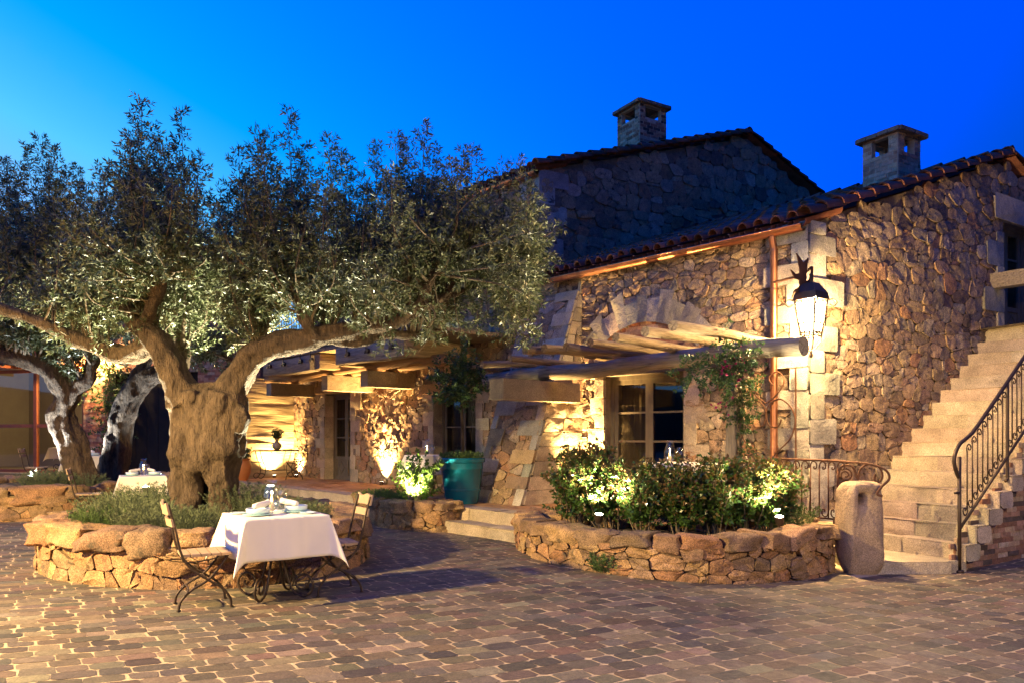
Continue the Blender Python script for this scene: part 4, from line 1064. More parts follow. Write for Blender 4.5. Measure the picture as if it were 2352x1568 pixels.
def olive(label, base, limbs, spires, droops, nfill, ysp, leafL=.074, vox=.022):
    t = thing('olive_tree', label, 'tree', base, 'olive trees in the stone planters')
    mb = MB(); nodes = []
    for (pts, rad, kw) in limbs:
        C = limb(mb, pts, rad, **kw); nodes += [(c, r) for c, r in zip(C, lerp_list(rad, len(C)))]
    o = mb.build('trunk', BARK, t, smooth=True)
    rm = o.modifiers.new('r', 'REMESH'); rm.mode = 'VOXEL'; rm.voxel_size = vox; rm.use_smooth_shade = True
    tx = bpy.data.textures.new('bark', 'CLOUDS'); tx.noise_scale = .24; tx.noise_depth = 5
    dm = o.modifiers.new('d', 'DISPLACE'); dm.texture = tx; dm.strength = .085; dm.mid_level = .5; dm.texture_coords = 'LOCAL'
    # crown: upright shoots rising from the limbs, every shoot set with twigs, every twig with leaf pairs
    cand = [c for c, r in nodes if r < .2 and c.z > base[2] + 1.5]
    stems = MB(); S = []; D = []; Ln = []
    def shoot(tip, b, dens=1., w=.36):
        mid = b.lerp(tip, .45) + Vector((R.uniform(-.15, .15), R.uniform(-.15, .15), -.05)); mid.x += (tip.x - b.x) * .22; mid.y += (tip.y - b.y) * .22
        C = bez([b, mid, tip], 10); n = len(C); L = (tip - b).length
        stems.tube(C, lerp_list([.006 + .010 * L, .009, .002], n), 4, 1, cap=False)
        m = int(L / .042 * dens)
        for i in range(m):
            f = (i + R.random()) / m
            if f < .16: continue
            x = f * (n - 1); k = min(int(x), n - 2); p = C[k].lerp(C[k + 1], x - k); ax = (C[k + 1] - C[k]).normalized()
            h = Vector((R.gauss(0, 1), R.gauss(0, 1), R.gauss(0, .6))); h = (h - ax * h.dot(ax)).normalized()
            S.append(p); D.append(ax * R.uniform(.35, .9) + h); Ln.append(w * (1.08 - f) ** .65 * R.uniform(.35, 1.1) + .05)
    def near(tip, low):
        best = sorted(cand, key=lambda c: (Vector((c.x - tip.x, c.y - tip.y, 0))).length + abs(c.z - tip.z) * .12)[:12]
        return R.choice(best)
    for (u, v, Y) in spires:
        tip = at(u, v, Y); b = near(tip, 0); shoot(tip, b, 1.5, .27)
        for k in range(nfill):
            t2 = at(min(u + R.uniform(-60, 60), 1215), v + abs(R.gauss(0, 1)) * 110 + 75, Y + R.uniform(-ysp, ysp))
            if t2.z < base[2] + 2.0: continue
            shoot(t2, near(t2, 0), .85, .36)
    for (u, v, Y) in droops:
        p = at(u, v, Y); b = near(p, 0); mid = b.lerp(p, .5) + Vector((0, 0, .15)); shoot(p, b, .9, .30)
    S = np.array([tuple(x) for x in S]); D = np.array([tuple(x) for x in D]); Ln = np.array(Ln)
    leafy('crown', [(twig_leaves(S, D, Ln, .031, leafL, leafL * .25), 0)], [OLEAF, STEM], t, stems)
    return t

def J(*a): return [at(*x) for x in a]
Y1 = 9.2
limbs1 = [
 (J((424, 1190, Y1), (426, 1130, Y1), (432, 1080, Y1), (440, 1040, Y1), (436, 960, Y1), (432, 900, Y1)), [.25, .22, .26, .32, .27, .30], dict(seed=1)),
 (J((515, 1190, Y1 + .05), (510, 1130, Y1), (505, 1080, Y1), (500, 1040, Y1), (506, 960, Y1), (518, 900, Y1)), [.24, .20, .25, .33, .33, .30], dict(seed=5)),
 (J((474, 1060, Y1 + .1), (474, 950, Y1 + .1), (470, 880, Y1 + .1)), [.28, .36, .22], dict(seed=6)),
 (J((470, 1190, Y1 + .42), (472, 1080, Y1 + .38), (472, 1010, Y1 + .3)), [.26, .24, .2], dict(seed=7)),
 (J((545, 990, Y1 - .15), (556, 960, Y1 - .18), (550, 930, Y1 - .1)), [.06, .13, .05], dict(seed=8, n=4)),
 # left leader
 (J((425, 930, Y1), (405, 868, Y1 - .05), (372, 805, Y1 - .1), (330, 758, Y1 - .1), (292, 715, Y1), (272, 668, Y1 + .05), (262, 620, Y1 + .1)), [.30, .25, .23, .20, .17, .12, .08], dict(seed=2)),
 (J((352, 785, Y1 - .05), (320, 803, Y1 + .0), (272, 812, Y1 - .0), (215, 795, Y1 - .1), (150, 768, Y1 - .2), (80, 735, Y1 - .3), (5, 712, Y1 - .4), (-60, 690, Y1 - .5)), [.17, .18, .17, .14, .12, .10, .09, .06], dict(seed=3)),
 (J((405, 850, Y1 + .2), (420, 790, Y1 + .5), (400, 740, Y1 + .7), (430, 690, Y1 + .8)), [.2, .13, .10, .06], dict(seed=9)),
 (J((330, 750, Y1), (352, 700, Y1 - .3), (372, 640, Y1 - .4), (360, 580, Y1 - .4)), [.15, .11, .09, .05], dict(seed=10)),
 # right leader
 (J((520, 930, Y1), (545, 868, Y1), (578, 822, Y1 - .05), (630, 795, Y1 - .1), (700, 780, Y1 - .2), (760, 765, Y1 - .25), (840, 752, Y1 - .2), (915, 735, Y1 - .2), (960, 705, Y1 - .2), (1010, 690, Y1 - .1), (1060, 640, Y1)), [.28, .25, .24, .22, .21, .17, .15, .13, .11, .09, .05], dict(seed=4)),
 (J((745, 770, Y1 - .2), (812, 782, Y1 - .1), (880, 768, Y1 + .1), (950, 770, Y1 + .2), (1010, 760, Y1 + .3)), [.15, .13, .10, .06, .04], dict(seed=12)),
 (J((722, 778, Y1 - .3), (700, 738, Y1 - .4), (688, 700, Y1 - .4), (672, 640, Y1 - .3)), [.12, .09, .08, .05], dict(seed=13)),
 (J((600, 815, Y1), (592, 760, Y1 + .4), (585, 700, Y1 + .7), (600, 640, Y1 + .8)), [.16, .11, .09, .05], dict(seed=14)),
 (J((860, 748, Y1 - .2), (850, 700, Y1 + .2), (870, 640, Y1 + .4), (850, 580, Y1 + .5)), [.11, .09, .07, .04], dict(seed=15)),
 (J((960, 705, Y1 - .2), (985, 650, Y1 - .3), (1010, 600, Y1 - .3), (1060, 540, Y1 - .2)), [.09, .07, .05, .03], dict(seed=16)),
 (J((1010, 690, Y1 - .1), (1080, 660, Y1 + .1), (1150, 600, Y1 + .2), (1190, 540, Y1 + .2)), [.07, .05, .04, .025], dict(seed=17)),
]
sp1 = [(325, 228, 9.2), (415, 255, 9.4), (285, 330, 9.0), (300, 300, 9.7), (372, 330, 8.9), (440, 390, 9.5), (250, 380, 9.5), (235, 400, 8.8), (470, 440, 9.8), (345, 290, 9.9),
       (590, 305, 9.3), (660, 258, 9.2), (548, 345, 9.0), (625, 310, 9.8), (700, 335, 9.6), (755, 318, 9.1), (800, 365, 9.5), (530, 420, 9.6), (835, 400, 9.0), (780, 350, 10.0),
       (870, 335, 9.3), (905, 312, 9.0), (975, 293, 9.2), (1008, 345, 9.6), (940, 330, 9.8), (1060, 352, 9.1), (1085, 345, 9.5), (1030, 390, 9.9), (1110, 400, 9.2), (1150, 385, 9.5), (1185, 372, 9.3), (1210, 400, 9.7),
       (1200, 440, 9.0), (1225, 490, 9.4), (1236, 570, 9.4), (1215, 530, 9.0), (560, 400, 9.4), (180, 430, 9.0), (150, 470, 9.3)]
dr1 = [(1278, 520, 9.3), (1262, 590, 9.5), (1250, 650, 9.2), (1180, 700, 9.0), (1120, 720, 9.2), (1090, 745, 9.4), (1060, 770, 9.2), (1000, 790, 9.0), (960, 810, 9.1), (925, 795, 9.4), (880, 800, 9.0), (1150, 650, 9.6), (1200, 640, 9.1),
       (1040, 740, 8.8), (980, 760, 8.7), (500, 690, 10.0), (530, 660, 9.9), (560, 700, 10.1), (470, 720, 10.0), (440, 660, 9.9), (480, 650, 9.6), (620, 700, 9.9), (660, 720, 9.7), (520, 730, 10.2), (590, 690, 10.0), (700, 700, 9.9), (760, 700, 9.6), (740, 730, 9.9), (820, 700, 9.8),
       (230, 650, 9.0), (200, 690, 9.2), (160, 660, 9.1), (120, 640, 9.3), (90, 690, 9.0), (50, 660, 9.2), (20, 690, 9.0), (180, 730, 9.4), (130, 700, 8.8), (250, 720, 9.3), (300, 690, 9.0), (230, 770, 9.0), (380, 700, 9.5), (340, 650, 9.2), (300, 760, 8.9), (60, 720, 9.1),
       (100, 620, 9.0), (40, 610, 9.2), (150, 580, 9.2), (200, 600, 9.0)]
tree1 = olive('largest olive tree with a thick split trunk and wide crown, in the front planter', (-3.8, 9.2, .45), limbs1, sp1, dr1, 12, 1.2)
Y2 = 14.4
limbs2 = [
 (J((190, 1125, Y2), (178, 1070, Y2), (160, 1010, Y2), (140, 960, Y2), (150, 915, Y2), (135, 880, Y2 - .1), (112, 850, Y2 - .2), (70, 832, Y2 - .3), (10, 815, Y2 - .5), (-60, 790, Y2 - .6)), [.42, .36, .33, .32, .28, .25, .22, .19, .17, .12], dict(seed=21, dents=((.35, .35, 16, 26, .5),))),
 (J((155, 930, Y2), (180, 895, Y2), (205, 870, Y2), (212, 840, Y2), (228, 810, Y2), (250, 770, Y2 + .2)), [.2, .17, .15, .14, .11, .07], dict(seed=22)),
 (J((100, 845, Y2 - .1), (95, 800, Y2), (80, 750, Y2), (70, 690, Y2)), [.17, .14, .11, .07], dict(seed=23)),
 (J((125, 860, Y2 - .1), (120, 820, Y2 + .3), (150, 760, Y2 + .5), (170, 700, Y2 + .6)), [.15, .10, .08, .06], dict(seed=24)),
 (J((10, 815, Y2 - .5), (0, 760, Y2 - .4), (20, 690, Y2 - .3)), [.12, .09, .06], dict(seed=25)),
]
sp2 = [(60, 335, 14.2), (92, 316, 14.6), (132, 342, 14.0), (175, 385, 14.8), (20, 400, 14.4), (198, 425, 14.2), (-25, 380, 14.4), (5, 365, 14.9), (45, 380, 13.8), (150, 400, 14.5), (110, 390, 14.9), (-60, 420, 14.5), (215, 470, 14.8)]
dr2 = [(80, 560, 13.8), (40, 600, 14), (120, 600, 14.5), (20, 780, 13.9), (60, 770, 14.2), (260, 720, 14.8), (230, 690, 15), (200, 650, 15), (180, 780, 14.6), (5, 830, 14.0), (110, 520, 14), (30, 540, 14.4)]
tree2 = olive('leaning olive tree at the left edge with its trunk whitely lit from below', (-8.25, 14.4, .45), limbs2, sp2, dr2, 8, 1.2, .095, .027)
Y3 = 16.4
limbs3 = [
 (J((262, 1110, Y3), (265, 1060, Y3), (272, 1000, Y3), (282, 950, Y3), (305, 900, Y3), (340, 868, Y3), (385, 845, Y3), (430, 800, Y3)), [.42, .36, .34, .34, .33, .30, .25, .18], dict(seed=31)),
 (J((300, 905, Y3), (318, 860, Y3 + .3), (345, 810, Y3 + .4), (350, 750, Y3 + .4)), [.28, .2, .15, .1], dict(seed=32)),
 (J((238, 1110, Y3 - .1), (250, 1030, Y3 - .2), (262, 980, Y3 - .1)), [.22, .16, .1], dict(seed=33)),
 (J((400, 830, Y3), (470, 810, Y3 - .2), (540, 830, Y3 - .3)), [.2, .12, .06], dict(seed=34)),
]
sp3 = [(420, 560, 16.4), (350, 540, 16.2), (480, 600, 16.6), (300, 560, 16.5), (540, 640, 16.3)]
dr3 = [(440, 800, 16), (470, 770, 16), (500, 790, 16.2), (520, 760, 16.3), (430, 760, 16.2), (480, 820, 16), (540, 790, 16.4), (400, 780, 16), (260, 760, 16.2), (300, 800, 16.0), (340, 780, 15.9), (455, 840, 16)]
tree3 = olive('third olive tree half hidden behind the big trunk, bending to the right', (-8.7, 16.4, .45), limbs3, sp3, dr3, 6, 1.0, .105, .03)

# ------------------------------------------------------------------ shrubs and small plants
def bush(name, label, cat, base, h, rad, n, lm, L, W, group=None, stemn=9, pointy=.0, up=1.0, mats2=None, frac=.0, lean=(0, 0)):
    """upright leafy shrub: stems fan out from the base, twigs and leaves along each"""
    t = thing(name, label, cat, base, group); b = Vector(base); stems = MB(); S = []; D = []; Ln = []
    for i in range(stemn):
        a = R.uniform(0, 2 * PI); r = rad * math.sqrt(R.random()); H = h * R.uniform(.72, 1.05) * (1 - .25 * (r / rad) ** 2)
        s0 = b + Vector((math.cos(a) * r * .35, math.sin(a) * r * .35, 0)); tip = b + Vector((math.cos(a) * r + lean[0], math.sin(a) * r + lean[1], H))
        C = bez([s0, s0.lerp(tip, .5) + Vector((R.uniform(-.05, .05), R.uniform(-.05, .05), 0)), tip], 6)
        stems.tube(C, lerp_list([.010, .003], len(C)), 4, 1, cap=False)
        for k in range(n):
            f = R.uniform(.12, 1) ** .8; x = f * (len(C) - 1); q = min(int(x), len(C) - 2); p = C[q].lerp(C[q + 1], x - q)
            d = Vector((R.gauss(0, 1), R.gauss(0, 1), R.uniform(.0, up) + .3)).normalized()
            S.append(p); D.append(d); Ln.append(rad * R.uniform(.25, .75) * (1.1 - .5 * f))
    S = np.array([tuple(x) for x in S]); D = np.array([tuple(x) for x in D]); Ln = np.array(Ln)
    V = twig_leaves(S, D, Ln, L * .55, L, W, .85, .3); parts = [(V, 0)]; mats = [lm, STEM]
    if mats2:
        q = V.reshape(-1, 4, 3); m = rng.random(len(q)) < frac * np.clip((q[:, 0, 2] - b.z) / h, 0, 1) * 2
        parts = [(q[~m].reshape(-1, 3), 0), (q[m].reshape(-1, 3), 1)]; mats = [lm, mats2, STEM]
    leafy('foliage', parts, mats, t, stems); return t
HG = 'hedge shrubs in the curved planter'
for (u, v, Y, h, rd, lab) in [(1322, 1200, 9.25, 1.08, .30, 'tallest glossy hedge shrub at the terrace end beside the buttress uplight'),
                              (1400, 1200, 8.95, 1.0, .32, 'tall glossy hedge shrub directly behind the left glaring spotlight'),
                              (1478, 1215, 8.7, .86, .28, 'hedge shrub with thin twiggy leaves below the window, second from the bright left spotlight'),
                              (1562, 1222, 8.55, .80, .28, 'hedge shrub in the middle of the row in front of the white tablecloth'),
                              (1640, 1226, 8.55, .88, .28, 'hedge shrub with reddish young tips right of the white tablecloth'),
                              (1712, 1222, 8.75, .86, .26, 'hedge shrub below the bougainvillea'),
                              (1768, 1212, 8.9, .84, .25, 'last hedge shrub beside the right glaring spotlight and the copper pipe')]:
    p = at(u, v, Y); p.z = .33; bush('hedge_shrub', lab, 'shrub', p, h, rd * R.uniform(1.1, 1.35), 30, HLEAF, R.uniform(.05, .068), .029, HG, 17, mats2=RLEAF, frac=.32, lean=(R.uniform(-.1, .1), R.uniform(-.08, .08)))
p = at(955, 1150, 11.95); p.z = .34; bush('leafy_shrub', 'bright green shrub lit yellow from inside in the small planter left of the teal pot', 'shrub', p, .80, .40, 13, BLEAF, .064, .036, None, 12)
def mound(label, c, r, h, n, m, L=.09, W=.006, group='lavender and rosemary clumps in the planters'):
    t = thing('lavender_clump', label, 'lavender', c, group); c = Vector(c)
    n = int(n); ph = rng.uniform(0, 2 * PI, n); rr_ = np.sqrt(rng.random(n)) * r * .75; P = np.stack([c.x + np.cos(ph) * rr_, c.y + np.sin(ph) * rr_, np.full(n, c.z)], 1)
    D = np.stack([np.cos(ph) * rr_ / r * .9, np.sin(ph) * rr_ / r * .9, np.ones(n)], 1) + rng.normal(size=(n, 3)) * .16
    V = twig_leaves(P, D, h * rng.uniform(.5, 1.1, n), .022, L * .42, W, .55, .0)
    leafy('foliage', [(V, 0)], [m, STEM], t); return t
for (u, v, Y, r, h, m, lab) in [(285, 1180, 8.3, .42, .36, LLEAF, 'grey lavender clump on the left of the front planter below the white table'), (355, 1150, 9.4, .42, .40, LLEAF, 'pale lavender glowing beside the left foot of the big trunk'),
                           (240, 1185, 8.0, .3, .26, GLEAF, 'green rosemary sprawling over the left rim of the front planter'), (345, 1190, 7.9, .33, .28, LLEAF, 'lavender clump behind the big rim boulder of the front planter'),
                           (445, 1185, 7.85, .34, .27, LLEAF, 'dark lavender clump in front of the split trunk above the left chair'), (560, 1150, 9.4, .33, .42, LLEAF, 'bright lavender lit from behind at the right foot of the big trunk'),
                           (620, 1165, 9.2, .36, .26, LLEAF, 'low lavender behind the hurricane lamp of the front table'), (690, 1170, 8.9, .36, .22, LLEAF, 'low lavender at the right end of the front planter'),
                           (110, 1115, 14.0, .45, .36, LLEAF, 'silvery lavender clump lit cold white below the left leaning olive'), (200, 1110, 14.2, .3, .3, LLEAF, 'small lavender at the root of the left leaning olive'),
                           (860, 1140, 12.7, .30, .22, GLEAF, 'flat green rosemary at the left end of the small planter'), (905, 1140, 12.3, .28, .26, GLEAF, 'rosemary beside the bright green shrub of the small planter'),
                           (1812, 1215, 8.85, .23, .34, GLEAF, 'round rosemary right of the right glaring spotlight')]:
    p = at(u, v, Y); p.z = {True: .44}.get(Y < 11, .44) if not 11.5 < Y < 13.5 else .33
    if 8.5 < Y < 8.9 and u > 1500: p.z = .33
    mound(lab, p, r, h, 330 * (r / .35) ** 2, m)
mound('little weed growing from the foot of the curved planter wall', Vector((.98, 8.0, ground_z(1, 8) + .0)), .10, .20, 60, GLEAF, .12, .012, None)

# pots
def lathe_thing(name, label, cat, loc, prof, m, group=None, seg=36, part='pot'):
    t = thing(name, label, cat, loc, group, world=False); mb = MB(); mb.lathe(prof, seg=seg); mb.build(part, m, t, smooth=True, sharp=50); return t
TP = Vector((-.83, 12.42, TZ))
lathe_thing('teal_pot', 'large teal glazed pot standing before the buttress', 'pot', TP, [(0, 0), (.26, 0), (.275, .03), (.305, .22), (.318, .225), (.318, .245), (.309, .25), (.345, .57), (.352, .575), (.352, .60), (.356, .67), (.385, .685), (.39, .74), (.375, .755), (.34, .75), (.325, .66), (0, .65)], TEAL, None, 48)
tt = thing('topiary_tree', 'small round headed standard tree growing from the teal pot', 'tree', TP + Z_ * .65)
mb = MB(); C = bez([TP + Z_ * .62, TP + Vector((.01, 0, 1.1)), TP + Vector((-.01, .0, 1.65)), TP + Vector((-.01, 0, 2.25))], 6); mb.tube(C, lerp_list([.032, .026, .024, .02], len(C)), 8); mb.build('trunk', BARK, tt, smooth=True)
stems = MB(); S = []; D = []; Ln = []
for i in range(44):
    d = Vector((R.gauss(0, 1), R.gauss(0, 1), R.gauss(.25, .9))).normalized(); L = R.uniform(.3, .55); b = TP + Vector((-.06, 0, R.uniform(1.7, 2.05))); tip = b + d * L + Vector((0, 0, .14)); stems.tube([b, b.lerp(tip, .5), tip], [.006, .005, .002], 4, 1, cap=False)
    for k in range(9): S.append(b.lerp(tip, R.uniform(.3, 1))); D.append(d + Vector((R.gauss(0, .6), R.gauss(0, .6), R.gauss(.3, .5)))); Ln.append(R.uniform(.06, .19))
leafy('crown', [(twig_leaves(np.array([tuple(x) for x in S]), np.array([tuple(x) for x in D]), np.array(Ln), .036, .07, .03), 0)], [DLEAF, STEM], tt, stems)
mound('trailing herbs at the foot of the small standard tree in the teal pot', TP + Z_ * .66, .36, .18, 240, GLEAF, .10, .012, None)
TC = Vector((-6.95, 19.3, TZ)); TC = Vector((at(553, 1085, 19.0).x, 19.0, TZ))
lathe_thing('terracotta_pot', 'orange terracotta urn on the terrace right of the big trunk', 'pot', TC, [(0, 0), (.17, 0), (.18, .03), (.25, .2), (.27, .36), (.24, .47), (.215, .50), (.235, .52), (.24, .55), (.20, .55), (.19, .5), (0, .49)], TERRA)
bush('round_shrub', 'small round clipped shrub in the orange terracotta urn', 'shrub', TC + Z_ * .48, .40, .24, 16, DLEAF, .045, .016, None, 16, up=.6)

# bougainvillea on the pergola post and the climber on the brick house
def climber(name, label, cat, loc, path, spread, n, m, L, W, flowers=0, fpos=None):
    t = thing(name, label, cat, loc); stems = MB(); C = bez(path, 8)
    for k in range(4):
        stems.tube([c + Vector((R.uniform(-.04, .04), R.uniform(-.04, .04), 0)) for c in C], .010, 4, 1, cap=False)
    S = []; D = []; Ln = []
    for i in range(n):
        f = R.random() ** .9; x = f * (len(C) - 1); q = min(int(x), len(C) - 2); p = C[q].lerp(C[q + 1], x - q); w = lerp_list(spread, 101)[int(f * 100)]
        S.append(p + Vector((R.gauss(0, w * .45), R.gauss(0, w * .3), R.gauss(0, w * .35)))); D.append(Vector((R.gauss(0, 1), R.gauss(0, 1) - .3, R.gauss(-.2, .8)))); Ln.append(R.uniform(.06, .25))
    V = twig_leaves(np.array([tuple(x) for x in S]), np.array([tuple(x) for x in D]), np.array(Ln), L * .6, L, W, .9, -.2)
    parts = [(V, 0)]; mats = [m]
    if flowers:
        P = np.array([tuple(R.choice(fpos) + Vector((R.gauss(0, .07), R.gauss(0, .06), R.gauss(0, .07)))) for _ in range(flowers)])
        parts.append((leaf_arrays(P, rng.normal(size=P.shape), .045, .035), 1)); mats.append(MAGENTA)
    leafy('foliage', parts, mats + [STEM], t, stems); return t
Bq = lambda u, v, Y: at(u, v, Y)
climber('bougainvillea', 'bougainvillea with magenta flowers winding up the pergola post', 'climber', (2.85, 9.5, TZ), [Vector((2.87, 9.5, TZ)), Bq(1703, 980, 9.4), Bq(1700, 920, 9.35), Bq(1692, 870, 9.2), Bq(1668, 830, 9.1), Bq(1690, 805, 9.0), Bq(1640, 840, 8.95), Bq(1580, 848, 8.9)], [.06, .16, .2, .30, .34, .34, .26, .14], 270, DLEAF, .046, .026, 60, [Bq(1670, 845, 8.9), Bq(1690, 832, 8.9), Bq(1655, 850, 8.9), Bq(1705, 850, 8.95), Bq(1660, 925, 9.15), Bq(1700, 880, 9.1)])
pv = lambda u, v: Vector((at(u, v, 21.6).x, 21.6, at(u, v, 21.6).z))
climber('climbing_vine', 'green vine climbing the brick pier left of the barn door under a wall lamp', 'climber', (-11.3, 21.6, TZ), [pv(268, 1080), pv(262, 1000), pv(258, 930), pv(262, 880), pv(255, 845), pv(225, 838)], [.25, .5, .6, .7, .8, .7], 330, GLEAF, .10, .05)

# ------------------------------------------------------------------ bistro chairs (local: facing +X, seat at .45)
CG = 'folding bistro chairs of wood and black iron'
def make_chair():
    t = thing('bistro_chair', '', 'chair', (0, 0, 0), CG, world=False)
    mb = MB()
    for i in range(5):
        x = -.15 + i * .078; w = .40 if i else .34
        mb.box((x, 0, .452), (.070, w, .022), None, 0)
        if i == 4:
            mb.box((x + .036, 0, .450), (.03, w - .06, .018), None, 0)
    mb.build('seat', SEATW, t)
    for (z0, z1, x0, wave) in ((.80, .90, -.285, .022), (.70, .765, -.255, .0)):
        mb = MB(); n = 14; vs = []
        for i in range(n + 1):
            y = -.21 + .42 * i / n; cx = -.028 * (1 - (y / .21) ** 2); e = abs(y) / .21
            zt = z1 - wave * (1 - math.cos(e * PI * 1.6)) * .5 + (wave * .5 if e > .8 else 0)
            for (dx, z) in ((0, z0), (0, zt), (.016, zt), (.016, z0)): vs.append((x0 + cx + dx - (z - z0) * .2, y, z))
        fs = [(i * 4 + k, i * 4 + (k + 1) % 4, (i + 1) * 4 + (k + 1) % 4, (i + 1) * 4 + k) for i in range(n) for k in range(4)] + [(0, 1, 2, 3), (n * 4 + 3, n * 4 + 2, n * 4 + 1, n * 4)]
        mb.add(vs, fs); mb.build('back_slat', SEATW, t)
    for sy in (-1, 1):
        y = .185 * sy
        mb = MB(); mb.tube(bez([(-.285, y, .885), (-.235, y, .70), (-.185, y, .47), (-.11, y, .345), (.03, y, .235), (.13, y, .165), (.195, y, .075), (.205, y, 0)], 5), .0105, 6, flat=.7); mb.tube([(.205, y, .0), (.205, y, .006)], .02, 8); mb.build('upright', IRON, t, smooth=True)
        y = .165 * sy
        mb = MB(); mb.tube(bez([(.185, y, .44), (.12, y, .345), (.02, y, .235), (-.10, y, .165), (-.185, y, .08), (-.205, y, 0)], 5), .0105, 6, flat=.7); mb.tube([(-.205, y, .0), (-.205, y, .006)], .02, 8); mb.build('leg', IRON, t, smooth=True)
    mb = MB()
    mb.tube(bez([(-.16, -.165, .12), (-.13, -.16, .155), (-.12, 0, .165), (-.13, .16, .155), (-.16, .165, .12)], 4), .008, 5)
    mb.tube([(.02, -.185, .236), (.02, .185, .236)], .007, 5); mb.tube([(-.17, -.185, .43), (-.17, .185, .43)], .008, 5); mb.tube([(.17, -.17, .42), (.17, .17, .42)], .008, 5)
    for sy in (-1, 1): mb.tube(bez([(-.185, .185 * sy, .44), (-.15, .185 * sy, .40), (0, .175 * sy, .405), (.17, .165 * sy, .43)], 4), .006, 5)
    mb.build('stretcher', IRON, t, smooth=True)
    return t
chair0 = make_chair()
def gz(x, y, base=None): return ground_z(x, y) + .008 if base is None else base
chair0.location = (-2.66, 6.45, gz(-2.66, 6.45)); chair0.rotation_euler = (0, 0, math.radians(29)); chair0['label'] = 'folding chair left of the front table, seen from its back in full view'
chairs = [((-1.66, 7.03), 209, None, 'folding chair right of the front table with its back to the dark cobbles'),
          ((-7.35, 13.0), 22, None, 'folding chair left of the white table between the two round planters'),
          ((-6.15, 14.1), 212, None, 'folding chair whose back shows behind the white table between the two round planters'),
          ((at(82, 1130, 17.5).x, 17.5), 15, TZ * .8, 'folding chair in front of the red framed glass doors at the far left'),
          ((at(672, 1085, 19.2).x, 19.35), 195, TZ + .006, 'folding chair beside the iron console table by the boarded wall'),
          ((at(962, 1080, 14.0).x, 14.6), 300, TZ + .006, 'folding chair behind the bright green shrub left of the teal pot')]
for (xy, rz, z, lab) in chairs: dup(chair0, (*xy, gz(*xy, z)), math.radians(rz), lab)

# ------------------------------------------------------------------ tables with cloths and settings
TG = 'iron scroll legged restaurant tables'
def make_table(s=.70):
    t = thing('restaurant_table', '', 'table', (0, 0, 0), TG, world=False)
    mb = MB(); mb.box((0, 0, .727), (s, s, .03)); mb.build('tabletop', SEATW, t)
    for k in range(4):
        a = PI / 4 + k * PI / 2; e = Vector((math.cos(a), math.sin(a), 0)); q = lambda r, z: e * r + Z_ * z; mb = MB()
        pts = bez([q(.20, .71), q(.10, .60), q(.065, .48), q(.085, .32), q(.12, .18), q(.175, .06), q(.26, .012)], 6) + spiral(q(.265, .125), e, Z_, .113, .03, -PI / 2 + .1, -PI / 2 + 2.6 * PI, 34)
        mb.tube(pts, .0115, 8); mb.build('leg', IRON, t, smooth=True)
    mb = MB(); 
    for z in (.41, .425): mb.tube(spiral((0, 0, z), (1, 0, 0), (0, 1, 0), .078, .078, 0, 2 * PI, 20), .007, 6)
    mb.build('ring', IRON, t, smooth=True); return t
def make_cloth(s=.71, h=.37, name='tablecloth'):
    """square cloth over a square top: straight hanging sides, folded corners reaching lower"""
    mb = MB(); n = 56; tot = s + 2 * h; vs = []; hs = s / 2; zt = .746
    for i in range(n + 1):
        for j in range(n + 1):
            x = -tot / 2 + tot * i / n; y = -tot / 2 + tot * j / n
            dx = max(0, abs(x) - hs); dy = max(0, abs(y) - hs); sx = 1 if x > 0 else -1; sy = 1 if y > 0 else -1
            if dx == 0 and dy == 0: vs.append((x, y, zt + .0015 * mnoise.noise(Vector((x * 4, y * 4, 0))))); continue
            r = math.hypot(dx, dy); bx = max(-hs, min(hs, x)); by = max(-hs, min(hs, y))
            rr = max(0, r - .012)
            if dx and dy:
                an = math.atan2(dy, dx); fold = math.sin(an * 2) ** 2
                o = .016 + r * (.06 + .30 * fold); ex, ey = math.cos(an), math.sin(an)
                wv = .05 * r * math.sin(an * 4)
                vs.append((bx + sx * (ex * o - ey * wv), by + sy * (ey * o + ex * wv), zt - rr * (1 - .09 * fold)))
            else:
                tt_ = (y if dx else x); o = .016 + r * .06 + r * .045 * (mnoise.noise(Vector((tt_ * 5.5, sx * 3 + (7 if dx else 0), sy * 5))) + .6 * math.cos(tt_ / hs * PI * 1.5))
                vs.append((bx + (sx * o if dx else 0), by + (sy * o if dy else 0), zt - rr))
    mb.add(vs, [(i * (n + 1) + j, (i + 1) * (n + 1) + j, (i + 1) * (n + 1) + j + 1, i * (n + 1) + j + 1) for i in range(n) for j in range(n)])
    mb.v = [(x + (.004 if x > 0 else -.004) * (abs(abs(y) - .12) < .013) * (abs(x) > hs), y + (.004 if y > 0 else -.004) * (abs(abs(x) - .12) < .013) * (abs(y) > hs), z + .002 * (abs(abs(x) - .12) < .013 or abs(abs(y) - .12) < .013)) for x, y, z in mb.v]
    o = mb.build(name, CLOTH, None, smooth=True); o['category'] = 'tablecloth'; o['group'] = 'white linen tablecloths'
    so_ = o.modifiers.new('t', 'SOLIDIFY'); so_.thickness = .0025; return o
def make_lamp():
    t = thing('hurricane_lamp', '', 'lamp', (0, 0, 0), 'glass hurricane lamps on the tables', world=False)
    mb = MB(); mb.lathe([(.0, .0), (.05, 0), (.055, .01), (.05, .03), (.066, .05), (.078, .09), (.080, .13), (.068, .185), (.048, .24), (.044, .275), (.053, .29), (.055, .295)], seg=28); mb.build('glass', THIN, t, smooth=True)
    mb = MB(); mb.lathe([(0, .012), (.022, .012), (.022, .085), (0, .085)], seg=14); mb.build('candle', WAX, t, smooth=True)
    mb = MB(); mb.lathe([(0, .09), (.009, .098), (.012, .113), (.007, .135), (0, .155)], seg=10); mb.build('flame', FLAME, t, smooth=True)
    return t
